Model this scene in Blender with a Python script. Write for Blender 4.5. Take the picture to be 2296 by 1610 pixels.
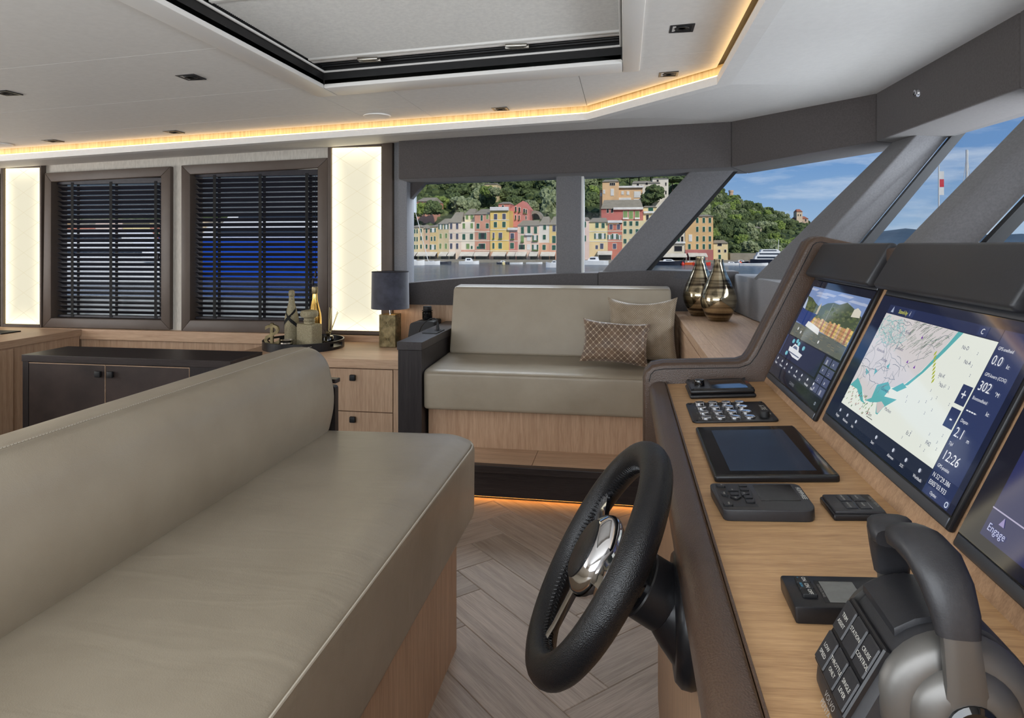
import bpy, bmesh, math, random
from mathutils import Vector, Matrix, noise
random.seed(7)
S = bpy.context.scene
COL = S.collection
for o in list(bpy.data.objects): bpy.data.objects.remove(o)

# ---------------------------------------------------------------- camera
# X = towards the bow, Y = towards port, Z = up, metres; floor at z = 0
PSI = math.atan(252 / 1500)
EYE = Vector((0, 0, 1.3))
cam = bpy.data.cameras.new('camera'); camo = bpy.data.objects.new('camera', cam); COL.objects.link(camo)
camo.location = EYE; camo.rotation_euler = (math.pi / 2, 0, PSI)
cam.sensor_width = 36; cam.lens = 1500 / 2296 * 36; cam.shift_y = -257 / 2296
cam.clip_start = .03; cam.clip_end = 6000
S.camera = camo
# ---------------------------------------------------------------- exposure
S.view_settings.view_transform = 'Standard'; S.view_settings.look = 'None'
S.view_settings.exposure = 0.22; S.view_settings.gamma = 1.0; S.view_settings.use_curve_mapping = False
S.cycles.use_denoising = True
S.cycles.sample_clamp_indirect = 4; S.cycles.use_adaptive_sampling = True; S.cycles.adaptive_threshold = .06; S.cycles.max_bounces = 6; S.cycles.diffuse_bounces = 3; S.cycles.glossy_bounces = 2; S.cycles.transparent_max_bounces = 8
# ---------------------------------------------------------------- sky
W = bpy.data.worlds.new('sky'); S.world = W; W.use_nodes = True
nt = W.node_tree; nt.nodes.clear()
def N(t, typ, **kw):
    n = t.nodes.new(typ)
    for k, v in kw.items():
        if k.startswith('i_'): n.inputs[k[2:].replace('_', ' ')].default_value = v
        else: setattr(n, k, v)
    return n
def L(t, a, b): t.links.new(a, b)
wo = N(nt, 'ShaderNodeOutputWorld'); bg = N(nt, 'ShaderNodeBackground'); L(nt, bg.outputs[0], wo.inputs[0])
tc = N(nt, 'ShaderNodeTexCoord'); sx = N(nt, 'ShaderNodeSeparateXYZ'); L(nt, tc.outputs['Generated'], sx.inputs[0])
rp = N(nt, 'ShaderNodeValToRGB'); L(nt, sx.outputs[2], rp.inputs[0])
rp.color_ramp.elements[0].position = 0.0; rp.color_ramp.elements[0].color = (.40, .56, .74, 1)
rp.color_ramp.elements[1].position = 1.0; rp.color_ramp.elements[1].color = (.05, .14, .42, 1)
e = rp.color_ramp.elements.new(.12); e.color = (.16, .33, .62, 1)
e = rp.color_ramp.elements.new(.35); e.color = (.07, .20, .50, 1)
mp = N(nt, 'ShaderNodeMapping'); mp.inputs['Scale'].default_value = (1.6, 1.6, 9); L(nt, tc.outputs['Generated'], mp.inputs[0])
nz = N(nt, 'ShaderNodeTexNoise', i_Scale=3.2, i_Detail=8.0, i_Roughness=.62); L(nt, mp.outputs[0], nz.inputs['Vector'])
cr = N(nt, 'ShaderNodeValToRGB'); L(nt, nz.outputs['Fac'], cr.inputs[0])
cr.color_ramp.elements[0].position = .47; cr.color_ramp.elements[1].position = .80
mxc = N(nt, 'ShaderNodeMixRGB'); mxc.inputs[2].default_value = (.72, .78, .86, 1)
L(nt, cr.outputs[0], mxc.inputs[0]); L(nt, rp.outputs[0], mxc.inputs[1]); L(nt, mxc.outputs[0], bg.inputs[0])
bg.inputs[1].default_value = .80
# ---------------------------------------------------------------- sun, and added lamps standing in for daylight
def srgb(*c):
    c = [x / 255 for x in c]
    return tuple(x / 12.92 if x <= .04045 else ((x + .055) / 1.055) ** 2.4 for x in c) + (1,)
def light(name, typ, loc, power, color=(1, 1, 1), rot=None, **kw):
    l = bpy.data.lights.new(name, typ); l.energy = power; l.color = color[:3]
    for k, v in kw.items(): setattr(l, k, v)
    o = bpy.data.objects.new(name, l); COL.objects.link(o); o.location = loc
    if rot is not None: o.rotation_euler = Vector(rot).to_track_quat('-Z', 'Y').to_euler()
    return o
light('sun', 'SUN', (40, -60, 60), 2.7, (1, .94, .84), rot=(-.50, .72, -.62), angle=.01)
light('starboard_fill', 'AREA', (-1.6, -.52, 1.38), 50, (.93, .97, 1), rot=(0, 1, -.05), shape='RECTANGLE', size=3.9, size_y=.75)  # added lamp inside the starboard window opening, standing in for daylight
light('aft_fill', 'AREA', (-5.9, 1.9, 1.15), 75, (1, .98, .95), rot=(1, 0, 0), shape='RECTANGLE', size=2.6, size_y=1.7)  # added lamp at the aft doorway, fills the cabin from astern

light('port_fill', 'AREA', (-.45, 5.15, 2.12), 46, (.93, .97, 1), rot=(0, -.66, -.75), shape='RECTANGLE', size=2.6, size_y=.5)  # added lamp hidden under the port overhang, brightens sofa and counter tops
light('bow_fill', 'AREA', (2.35, 2.2, 2.15), 62, (.93, .97, 1), rot=(-.86, 0, -.5), shape='RECTANGLE', size=3.2, size_y=.5)  # added lamp beyond the windscreen, out of view, brightens dash and bench
light('deck_glare_fill', 'AREA', (2.3, 1.8, 1.06), 100, (.92, .96, 1), rot=(-.80, 0, .60), shape='RECTANGLE', size=3.6, size_y=1.6)  # added lamp low over the foredeck, imitates sunlit deck glare on the soffit

# ================================================================ materials
M = {}
def pm(name, c1, c2=None, rough=.5, metal=0., scale=(1, 1, 1), nscale=8., detail=4., lo=.35, hi=.65, bump=0., bscale=None, coat=0., spec=.5, sheen=0., emit=None, estr=0., rvar=0., rnd=0., trans=0.):
    m = bpy.data.materials.new(name); m.use_nodes = True; t = m.node_tree; b = t.nodes['Principled BSDF']
    b.inputs['Roughness'].default_value = rough; b.inputs['Metallic'].default_value = metal
    b.inputs['Specular IOR Level'].default_value = spec; b.inputs['Coat Weight'].default_value = coat; b.inputs['Coat Roughness'].default_value = .05
    b.inputs['Sheen Weight'].default_value = sheen
    tcn = N(t, 'ShaderNodeTexCoord'); mpn = N(t, 'ShaderNodeMapping'); mpn.inputs['Scale'].default_value = scale; L(t, tcn.outputs['Object'], mpn.inputs[0])
    nn = N(t, 'ShaderNodeTexNoise', i_Scale=nscale, i_Detail=detail, i_Roughness=.6); L(t, mpn.outputs[0], nn.inputs['Vector'])
    cc = N(t, 'ShaderNodeValToRGB'); L(t, nn.outputs['Fac'], cc.inputs[0])
    cc.color_ramp.elements[0].position = lo; cc.color_ramp.elements[0].color = c1
    cc.color_ramp.elements[1].position = hi; cc.color_ramp.elements[1].color = c2 or c1
    out = cc.outputs[0]
    if rnd:
        oi = N(t, 'ShaderNodeObjectInfo'); hs = N(t, 'ShaderNodeHueSaturation'); ma = N(t, 'ShaderNodeMapRange')
        ma.inputs['To Min'].default_value = 1 - rnd; ma.inputs['To Max'].default_value = 1 + rnd
        L(t, oi.outputs['Random'], ma.inputs[0]); L(t, ma.outputs[0], hs.inputs['Value']); L(t, out, hs.inputs['Color']); out = hs.outputs[0]
    L(t, out, b.inputs['Base Color'])
    if rvar:
        mr = N(t, 'ShaderNodeMapRange'); mr.inputs['To Min'].default_value = rough - rvar; mr.inputs['To Max'].default_value = rough + rvar
        L(t, nn.outputs['Fac'], mr.inputs[0]); L(t, mr.outputs[0], b.inputs['Roughness'])
    if bump:
        n2 = N(t, 'ShaderNodeTexNoise', i_Scale=bscale or nscale, i_Detail=3.0); L(t, (mpn if bscale is None else tcn).outputs[0 if bscale is None else 'Object'], n2.inputs['Vector'])
        bp = N(t, 'ShaderNodeBump', i_Strength=bump, i_Distance=.01); L(t, n2.outputs['Fac'], bp.inputs['Height']); L(t, bp.outputs[0], b.inputs['Normal'])
    if emit:
        b.inputs['Emission Color'].default_value = emit; b.inputs['Emission Strength'].default_value = estr
    if trans: b.inputs['Transmission Weight'].default_value = trans
    M[name] = m; return m
def wood(name, light_, dark, axis, rough=.45, k=26., rnd=0., spec=.35):
    m = bpy.data.materials.new(name); m.use_nodes = True; t = m.node_tree; b = t.nodes['Principled BSDF']
    b.inputs['Roughness'].default_value = rough; b.inputs['Specular IOR Level'].default_value = spec
    tcn = N(t, 'ShaderNodeTexCoord'); mpn = N(t, 'ShaderNodeMapping')
    sc = [k, k, k]; sc[axis] = k * .045; mpn.inputs['Scale'].default_value = sc
    L(t, tcn.outputs['Object'], mpn.inputs[0])
    src = mpn.outputs[0]
    if rnd:
        oi = N(t, 'ShaderNodeObjectInfo'); ad = N(t, 'ShaderNodeVectorMath', operation='ADD'); cb = N(t, 'ShaderNodeCombineXYZ'); mu = N(t, 'ShaderNodeMath', operation='MULTIPLY'); mu.inputs[1].default_value = 37.
        L(t, oi.outputs['Random'], mu.inputs[0]); [L(t, mu.outputs[0], cb.inputs[i]) for i in range(3)]
        L(t, src, ad.inputs[0]); L(t, cb.outputs[0], ad.inputs[1]); src = ad.outputs[0]
    n1 = N(t, 'ShaderNodeTexNoise', i_Scale=1.0, i_Detail=6.0, i_Roughness=.65, i_Distortion=.6); L(t, src, n1.inputs['Vector'])
    n2 = N(t, 'ShaderNodeTexNoise', i_Scale=7.0, i_Detail=2.0, i_Roughness=.5); L(t, src, n2.inputs['Vector'])
    mx = N(t, 'ShaderNodeMixRGB'); mx.inputs[0].default_value = .38; L(t, n1.outputs['Fac'], mx.inputs[1]); L(t, n2.outputs['Fac'], mx.inputs[2])
    cc = N(t, 'ShaderNodeValToRGB'); L(t, mx.outputs[0], cc.inputs[0])
    cc.color_ramp.elements[0].position = .32; cc.color_ramp.elements[0].color = dark
    cc.color_ramp.elements[1].position = .66; cc.color_ramp.elements[1].color = light_
    out = cc.outputs[0]
    if rnd:
        hs = N(t, 'ShaderNodeHueSaturation'); ma = N(t, 'ShaderNodeMapRange'); ma.inputs['To Min'].default_value = 1 - rnd; ma.inputs['To Max'].default_value = 1 + rnd
        L(t, oi.outputs['Random'], ma.inputs[0]); L(t, ma.outputs[0], hs.inputs['Value']); L(t, out, hs.inputs['Color']); out = hs.outputs[0]
    L(t, out, b.inputs['Base Color'])
    bp = N(t, 'ShaderNodeBump', i_Strength=.12, i_Distance=.002); L(t, mx.outputs[0], bp.inputs['Height']); L(t, bp.outputs[0], b.inputs['Normal'])
    M[name] = m; return m
def emis(name, col, strength):
    m = bpy.data.materials.new(name); m.use_nodes = True; t = m.node_tree; t.nodes.clear()
    o = N(t, 'ShaderNodeOutputMaterial'); e_ = N(t, 'ShaderNodeEmission'); e_.inputs[0].default_value = col; e_.inputs[1].default_value = strength; L(t, e_.outputs[0], o.inputs[0])
    M[name] = m; return m
def leather(name, c1, c2, rough, crease=0., grain=420., gs=.10):
    """soft leather: cloudy tone, fine grain, optional long soft creases"""
    m = pm(name, c1, c2, rough, nscale=3.2, detail=5, lo=.3, hi=.7, spec=.4)
    t = m.node_tree; b = t.nodes['Principled BSDF']; tcn = N(t, 'ShaderNodeTexCoord')
    v = N(t, 'ShaderNodeTexVoronoi', i_Scale=grain); L(t, tcn.outputs['Object'], v.inputs['Vector'])
    b1 = N(t, 'ShaderNodeBump', i_Strength=gs, i_Distance=.0015); L(t, v.outputs['Distance'], b1.inputs['Height'])
    last = b1
    if crease:
        mp2 = N(t, 'ShaderNodeMapping'); mp2.inputs['Scale'].default_value = (2.2, 9, 5); mp2.inputs['Rotation'].default_value = (0, 0, .5); L(t, tcn.outputs['Object'], mp2.inputs[0])
        n3 = N(t, 'ShaderNodeTexNoise', i_Scale=1.6, i_Detail=2.5, i_Distortion=.8); L(t, mp2.outputs[0], n3.inputs['Vector'])
        b2 = N(t, 'ShaderNodeBump', i_Strength=crease, i_Distance=.02); L(t, n3.outputs['Fac'], b2.inputs['Height']); L(t, b1.outputs[0], b2.inputs['Normal']); last = b2
    L(t, last.outputs[0], b.inputs['Normal']); return m
def fabric(name, c1, c2, rough=.85, k=420.):
    m = pm(name, c1, c2, rough, nscale=120, detail=2, lo=.3, hi=.7, spec=.25, sheen=.15)
    t = m.node_tree; b = t.nodes['Principled BSDF']; tcn = N(t, 'ShaderNodeTexCoord')
    w1 = N(t, 'ShaderNodeTexWave', bands_direction='Z', i_Scale=k, i_Distortion=1.5); w2 = N(t, 'ShaderNodeTexWave', bands_direction='X', i_Scale=k, i_Distortion=1.5)
    ad = N(t, 'ShaderNodeMath', operation='ADD')
    for i, w in enumerate((w1, w2)): L(t, tcn.outputs['Object'], w.inputs['Vector']); L(t, w.outputs['Fac'], ad.inputs[i])
    bp = N(t, 'ShaderNodeBump', i_Strength=.12, i_Distance=.001); L(t, ad.outputs[0], bp.inputs['Height']); L(t, bp.outputs[0], b.inputs['Normal']); return m
def glassy(name, tint=(.96, .98, 1, 1), k=1.12):
    m = bpy.data.materials.new(name); m.use_nodes = True; t = m.node_tree; t.nodes.clear()
    o = N(t, 'ShaderNodeOutputMaterial'); tr = N(t, 'ShaderNodeBsdfTransparent'); gl = N(t, 'ShaderNodeBsdfGlossy'); gl.inputs['Roughness'].default_value = .01
    lw = N(t, 'ShaderNodeLayerWeight', i_Blend=.5); po = N(t, 'ShaderNodeMath', operation='POWER'); po.inputs[1].default_value = 5.; L(t, lw.outputs['Facing'], po.inputs[0])
    fr = N(t, 'ShaderNodeMapRange'); fr.inputs['To Min'].default_value = .003; fr.inputs['To Max'].default_value = .3; L(t, po.outputs[0], fr.inputs[0])
    mx = N(t, 'ShaderNodeMixShader'); tr.inputs[0].default_value = tint
    L(t, fr.outputs[0], mx.inputs[0]); L(t, tr.outputs[0], mx.inputs[1]); L(t, gl.outputs[0], mx.inputs[2]); L(t, mx.outputs[0], o.inputs[0])
    M[name] = m; return m
def print_mat(name, emitk=0., rough=.4, spec=.3):
    """flat print read from the face colours"""
    m = bpy.data.materials.new(name); m.use_nodes = True; t = m.node_tree; b = t.nodes['Principled BSDF']
    a = N(t, 'ShaderNodeVertexColor'); a.layer_name = 'Col'
    b.inputs['Roughness'].default_value = rough; b.inputs['Specular IOR Level'].default_value = spec
    if emitk:
        b.inputs['Base Color'].default_value = (.004, .004, .005, 1); L(t, a.outputs[0], b.inputs['Emission Color']); b.inputs['Emission Strength'].default_value = emitk
    else: L(t, a.outputs[0], b.inputs['Base Color'])
    M[name] = m; return m

OAK_L, OAK_D = srgb(212, 180, 150), srgb(174, 140, 113)
for i, a in enumerate('xyz'): wood('oak_' + a, OAK_L, OAK_D, i, k=48.)
wood('dash_oak', srgb(205, 165, 120), srgb(164, 126, 88), 0, k=80.)
wood('riser_oak', srgb(194, 158, 124), srgb(152, 118, 90), 2, k=80.)
wood('plank_oak', srgb(190, 174, 160), srgb(143, 127, 114), 0, rough=.45, k=40., rnd=.13)
wood('wenge_z', srgb(52, 46, 46), srgb(26, 22, 23), 2, rough=.42, k=60.)
wood('wenge_x', srgb(62, 54, 52), srgb(36, 30, 30), 0, rough=.38, k=60.)
wood('wenge_y', srgb(62, 55, 54), srgb(36, 31, 32), 1, rough=.36, k=60., spec=.5)
leather('taupe_leather', srgb(168, 157, 139), srgb(154, 143, 125), .40, crease=.13)
leather('taupe_plain', srgb(166, 155, 137), srgb(154, 142, 124), .40, crease=.04)
leather('brown_leather', srgb(88, 69, 57), srgb(73, 57, 46), .30, grain=420., gs=.25)
leather('frame_leather', srgb(96, 84, 76), srgb(84, 72, 64), .45)
leather('black_leather', srgb(24, 24, 26), srgb(17, 17, 19), .30, grain=760., gs=.32)
leather('dark_hide', srgb(70, 58, 54), srgb(40, 34, 33), .42, grain=90.)
fabric('grey_fabric', srgb(92, 88, 88), srgb(82, 78, 78))
fabric('header_fabric', srgb(88, 83, 82), srgb(79, 74, 73))
fabric('pale_fabric', srgb(140, 140, 144), srgb(128, 128, 132))
fabric('post_fabric', srgb(122, 121, 123), srgb(110, 109, 111))
pm('ceiling_white', srgb(234, 231, 226), srgb(229, 226, 221), .55, nscale=40, bump=.02, bscale=300.)
pm('soffit_white', srgb(232, 230, 227), srgb(228, 226, 223), .5, nscale=40)
pm('trim_white', srgb(236, 233, 228), None, .4)
pm('wallpaper', srgb(214, 208, 198), srgb(196, 190, 180), .6, scale=(30, 30, 6), nscale=3, bump=.05)
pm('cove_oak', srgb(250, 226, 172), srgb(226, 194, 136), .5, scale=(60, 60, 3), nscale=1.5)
emis('led_warm', srgb(255, 210, 146), 4.3)
emis('led_floor', srgb(255, 166, 78), 7.)
pm('black_plastic', srgb(24, 24, 27), srgb(20, 20, 23), .34, nscale=200, bump=.03, bscale=900.)
pm('charcoal_plastic', srgb(46, 46, 49), srgb(42, 42, 45), .40, nscale=200, bump=.03, bscale=900.)
pm('soft_black', srgb(41, 41, 44), srgb(37, 37, 40), .45, nscale=200, bump=.04, bscale=700.)
pm('gloss_black', srgb(12, 12, 14), None, .06, coat=.4)
pm('matt_black', srgb(20, 20, 22), None, .6)
pm('recess_black', srgb(16, 15, 15), srgb(24, 22, 22), .5, nscale=30)
pm('silver_paint', srgb(104, 102, 99), None, .40, metal=.7)
pm('grey_metal', srgb(92, 94, 100), None, .35, metal=.7)
pm('chrome', srgb(225, 225, 228), None, .06, metal=1.)
pm('brass', srgb(156, 140, 104), srgb(104, 92, 64), .34, metal=.75, nscale=30)
pm('gold', srgb(240, 200, 120), srgb(220, 176, 92), .14, metal=1., nscale=12)
pm('champagne_mesh', srgb(188, 178, 148), srgb(138, 128, 100), .4, metal=.45, scale=(1, 1, 1), nscale=220, bump=.6, bscale=260.)
pm('velvet_navy', srgb(40, 40, 50), srgb(70, 72, 86), .9, nscale=9, detail=6, sheen=.6)
pm('silver', srgb(205, 200, 190), srgb(150, 146, 138), .22, metal=1., scale=(1, 1, 30), nscale=4)
pm('reed', srgb(214, 196, 140), None, .6)
pm('blind_black', srgb(52, 50, 57), srgb(44, 42, 48), .38, nscale=30, spec=.4)
pm('tape_black', srgb(18, 18, 20), None, .8)
pm('pleat_white', srgb(214, 211, 205), srgb(204, 201, 196), .7, nscale=60)
pm('piping', srgb(196, 188, 172), None, .45)
pm('plank_joint', srgb(48, 38, 32), None, .7)
pm('white_boat', srgb(238, 238, 236), srgb(228, 228, 226), .35, nscale=2)
def water():
    m = pm('water', srgb(44, 66, 84), srgb(86, 92, 88), .16, scale=(.06, .30, 1), nscale=1.2, detail=7, lo=.40, hi=.62, spec=.35); t = m.node_tree; b = t.nodes['Principled BSDF']
    c = N(t, 'ShaderNodeTexCoord'); mp_ = N(t, 'ShaderNodeMapping'); mp_.inputs['Scale'].default_value = (.35, .9, 1); L(t, c.outputs['Object'], mp_.inputs[0])
    n_ = N(t, 'ShaderNodeTexNoise', i_Scale=1., i_Detail=5., i_Roughness=.65); L(t, mp_.outputs[0], n_.inputs['Vector'])
    bp = N(t, 'ShaderNodeBump', i_Strength=.55, i_Distance=.9); L(t, n_.outputs['Fac'], bp.inputs['Height']); L(t, bp.outputs[0], b.inputs['Normal'])
water()
glassy('pane')
print_mat('screen_print', .78, .06, .6)
print_mat('ink', 0., .5)

# ================================================================ mesh helpers
class G:
    def __init__(s): s.v = []; s.f = []; s.c = []
    def add(s, vs, fs, Mx=None, col=None):
        n = len(s.v)
        s.v += [tuple(Mx @ Vector(v)) for v in vs] if Mx is not None else [tuple(v) for v in vs]
        s.f += [tuple(i + n for i in f) for f in fs]; s.c += [col] * len(fs); return s
    def box(s, x0, x1, y0, y1, z0, z1, bev=0., seg=2, Mx=None, col=None):
        vs = [(x0, y0, z0), (x1, y0, z0), (x1, y1, z0), (x0, y1, z0), (x0, y0, z1), (x1, y0, z1), (x1, y1, z1), (x0, y1, z1)]
        fs = [(0, 3, 2, 1), (4, 5, 6, 7), (0, 1, 5, 4), (1, 2, 6, 5), (2, 3, 7, 6), (3, 0, 4, 7)]
        if bev: vs, fs = bevel(vs, fs, bev, seg)
        return s.add(vs, fs, Mx, col)
    def prism(s, pts, axis, a, b, bev=0., seg=2, Mx=None, caps=True):
        """outline pts (2-D, in the two axes other than `axis`, in xyz order) swept from a to b"""
        def p(q, t): r = list(q); r.insert(axis, t); return tuple(r)
        n = len(pts); vs = [p(q, a) for q in pts] + [p(q, b) for q in pts]
        fs = [(i, (i + 1) % n, n + (i + 1) % n, n + i) for i in range(n)]
        if caps: fs += [tuple(range(n - 1, -1, -1)), tuple(range(n, 2 * n))]
        if bev: vs, fs = bevel(vs, fs, bev, seg, 35)
        return s.add(vs, fs, Mx)
    def quad(s, *p, Mx=None, col=None): return s.add(p, [tuple(range(len(p)))], Mx, col)
    def loft(s, rings, closed=True, caps=True, Mx=None):
        n = len(rings[0]); vs = [p for r in rings for p in r]; fs = []
        for i in range(len(rings) - 1):
            for j in range(n if closed else n - 1):
                k = (j + 1) % n; fs.append((i * n + j, i * n + k, (i + 1) * n + k, (i + 1) * n + j))
        if caps and closed: fs += [tuple(range(n - 1, -1, -1)), tuple(range((len(rings) - 1) * n, len(rings) * n))]
        return s.add(vs, fs, Mx)
    def tube(s, path, r, n=8, Mx=None, closed=False):
        P_ = [Vector(p) for p in path]; rings = []; up = None
        for i, p in enumerate(P_):
            d = (P_[(i + 1) % len(P_)] - P_[i - 1]) if closed or 0 < i < len(P_) - 1 else (P_[1] - P_[0] if i == 0 else P_[-1] - P_[-2])
            d.normalize()
            if up is None: up = Vector((0, 0, 1)) if abs(d.z) < .9 else Vector((1, 0, 0))
            a = d.cross(up).normalized(); up = a.cross(d).normalized()
            rr = r[i] if isinstance(r, (list, tuple)) else r
            rings.append([p + a * rr * math.cos(t) + up * rr * math.sin(t) for t in [2 * math.pi * k / n for k in range(n)]])
        if closed: rings.append(rings[0])
        return s.loft(rings, True, not closed, Mx)
    def lathe(s, prof, c=(0, 0, 0), n=28, Mx=None, sx=1., sy=1., caps=True):
        rings = [[(c[0] + r * sx * math.cos(2 * math.pi * k / n), c[1] + r * sy * math.sin(2 * math.pi * k / n), c[2] + z) for k in range(n)] for r, z in prof]
        return s.loft(rings, True, caps, Mx)
    def text(s, body, o, ex, ey, size, col=None, align='LEFT', depth=0., shear=0.):
        vs, fs = glyphs(body, align, depth, shear); o, ex, ey = Vector(o), Vector(ex).normalized(), Vector(ey).normalized(); ez = ex.cross(ey)
        return s.add([o + ex * v[0] * size + ey * v[1] * size + ez * v[2] * size for v in vs], fs, None, col)
    def build(s, name, mat, parent=None, smooth=False, org=None):
        o_ = Vector(org) if org is not None else (ORG.get(parent.name, Vector()) if parent else None)
        if o_ is None:
            xs, ys, zs = zip(*s.v); o_ = Vector(((min(xs) + max(xs)) / 2, (min(ys) + max(ys)) / 2, min(zs)))
        me = bpy.data.meshes.new(name); me.from_pydata([Vector(v) - o_ for v in s.v], [], s.f); me.validate(); me.update()
        if mat: me.materials.append(M[mat] if isinstance(mat, str) else mat)
        if any(c is not None for c in s.c) and len(me.polygons) == len(s.c):
            ca = me.color_attributes.new('Col', 'FLOAT_COLOR', 'CORNER')
            for p in me.polygons:
                for li in p.loop_indices: ca.data[li].color = s.c[p.index] or (1, 1, 1, 1)
        if smooth:
            for p in me.polygons: p.use_smooth = True
            me.set_sharp_from_angle(angle=math.radians(42))
        o = bpy.data.objects.new(name, me); COL.objects.link(o)
        if parent: o.parent = parent
        else: o.location = o_
        ORG[o.name] = o_.copy(); return o
ORG = {}
def bevel(vs, fs, r, seg=2, ang=20):
    bm = bmesh.new(); vv = [bm.verts.new(v) for v in vs]
    for f in fs: bm.faces.new([vv[i] for i in f])
    bm.normal_update()
    es = [e for e in bm.edges if len(e.link_faces) == 2 and e.calc_face_angle(0) > math.radians(ang)]
    bmesh.ops.bevel(bm, geom=es, offset=r, segments=seg, profile=.5, affect='EDGES', clamp_overlap=True)
    bm.verts.index_update()
    V_ = [tuple(v.co) for v in bm.verts]; F_ = [tuple(v.index for v in f.verts) for f in bm.faces]; bm.free(); return V_, F_
_gl = {}
def glyphs(body, align, depth, shear=0.):
    k = (body, align, depth, shear)
    if k not in _gl:
        cu = bpy.data.curves.new('t', 'FONT'); cu.body = body; cu.align_x = align; cu.size = 1; cu.resolution_u = 2; cu.extrude = depth; cu.shear = shear
        ob = bpy.data.objects.new('t', cu); me = ob.to_mesh()
        _gl[k] = ([tuple(v.co) for v in me.vertices], [tuple(p.vertices) for p in me.polygons])
        ob.to_mesh_clear(); bpy.data.objects.remove(ob); bpy.data.curves.remove(cu)
    return _gl[k]
def tag(o, label, cat, group=None, kind=None):
    o['label'] = label; o['category'] = cat
    if group: o['group'] = group
    if kind: o['kind'] = kind
    return o
def thing(name, label, cat, loc, group=None):
    o = bpy.data.objects.new(name, None); COL.objects.link(o); o.location = loc; o.empty_display_size = .05
    ORG[o.name] = Vector(loc); return tag(o, label, cat, group)
def struct(o, label=None):
    o['kind'] = 'structure'
    if label: o['label'] = label
    return o
def box(name, mat, parent, x0, x1, y0, y1, z0, z1, bev=0., seg=2):
    return G().box(min(x0, x1), max(x0, x1), min(y0, y1), max(y0, y1), min(z0, z1), max(z0, z1), bev, seg).build(name, mat, parent, smooth=bev > .004)
def copy_tree(o, parent=None):
    c = o.copy(); COL.objects.link(c); c.parent = parent
    for ch in list(o.children): copy_tree(ch, c)
    return c
FW = Vector((-math.sin(PSI), math.cos(PSI), 0)); RT = Vector((math.cos(PSI), math.sin(PSI), 0))
def at(u, v, Yd):
    """world point at distance Yd abeam that lies on the bearing (u, v)"""
    d = FW + RT * ((u - 1148) / 1500) + Vector((0, 0, (548 - v) / 1500)); return EYE + d * (Yd / d.y)

# ================================================================ the cabin shell
def cz(x): return 2.06 + .04 * x          # ceiling rises gently towards the bow
def sz(x): return 1.985 + .04 * x         # lower edge of the cove fascia
floor = struct(box('floor', 'plank_joint', None, -6, 1.4, -.6, 4.6, -.06, -.008))
# herringbone planks, laid at 45 degrees, where the floor shows
PW, PN = .173, 4
def plank_mesh():
    g = G().box(.0007, PW * PN - .0007, .0007, PW - .0007, -.009, 0, .0018, 1); return g
pl0 = None; ca, sa = math.cos(math.pi / 4), math.sin(math.pi / 4); ax, ay = -.045, 1.982
for i in range(-30, 30):
    for m in range(-6, 7):
        for hv in (0, 1):
            if hv == 0: gx, gy, rot = i + 2 * PN * m, i, 0.
            else: gx, gy, rot = i + 2 * PN * m + 1, i - 2 * PN + 1, math.pi / 2
            cx, cy = (gx + PN / 2, gy + .5) if hv == 0 else (gx - .5, gy + PN / 2)
            wx, wy = ax + (cx * ca - cy * sa) * PW, ay + (cx * sa + cy * ca) * PW
            if not (-1.0 < wx < .45 and 1.25 < wy < 3.55): continue
            if pl0 is None: pl0 = plank_mesh().build('plank', 'plank_oak', floor, org=(0, 0, 0)); p = pl0
            else: p = pl0.copy(); COL.objects.link(p)
            p.parent = floor; p.matrix_parent_inverse = floor.matrix_world.inverted() if False else Matrix()
            p.location = Vector((ax + (gx * ca - gy * sa) * PW, ay + (gx * sa + gy * ca) * PW, 0)) - ORG['floor']
            p.rotation_euler = (0, 0, math.pi / 4 + rot)

# ceiling: panels with fine joints round the hatch opening
HX0, HX1, HY0, HY1 = -1.42, .066, .75, 2.955
ceil_ = struct(G().box(-6, 1.4, -.6, 4.7, 2.30, 2.34).build('ceiling', 'soffit_white'))
def cpanel(pts):
    g = .0011; cx = sum(p[0] for p in pts) / len(pts); cy = sum(p[1] for p in pts) / len(pts); q = []
    for x, y in pts: q.append((x + (g if x < cx else -g), y + (g if y < cy else -g)))
    n = len(q); vs = [(x, y, cz(x)) for x, y in q] + [(x, y, cz(x) + .018) for x, y in q]
    G().add(vs, [tuple(range(n - 1, -1, -1)), tuple(range(n, 2 * n))] + [(i, (i + 1) % n, n + (i + 1) % n, n + i) for i in range(n)]).build('ceiling_panel', 'ceiling_white', ceil_)
def backing(x0, x1, y0, y1): G().quad(*[(x, y, cz(x) + .0185) for x, y in ((x0, y0), (x0, y1), (x1, y1), (x1, y0))]).build('joint_backing', 'recess_black', ceil_)
backing(-6, HX0 + .03, -.6, 3.68); backing(HX1 - .03, .43, -.6, 3.68); backing(HX0 + .03, HX1 - .03, HY1 - .04, 3.68); backing(HX0 + .03, HX1 - .03, -.6, HY0 + .04)
R4 = lambda x0, x1, y0, y1: [(x0, y0), (x1, y0), (x1, y1), (x0, y1)]
for y0, y1 in ((-.6, .75), (.75, 2.185), (2.185, 2.80), (2.80, 3.34), (3.34, 3.65)): cpanel(R4(-6, HX0, y0, y1))
cpanel(R4(HX0, -1.066, HY1, 3.34)); cpanel(R4(HX0, -1.066, 3.34, 3.65)); cpanel(R4(-1.066, -.2, HY1, 3.65))
cpanel([(-.2, HY1), (HX1, HY1), (.40, HY1), (.40, 3.04), (-.2, 3.65)])
for y0, y1 in ((-.6, 1.4), (1.4, 2.78), (2.78, HY1)): cpanel(R4(HX1, .40, y0, y1))
cpanel(R4(HX0, HX1, -.6, HY0))
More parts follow.
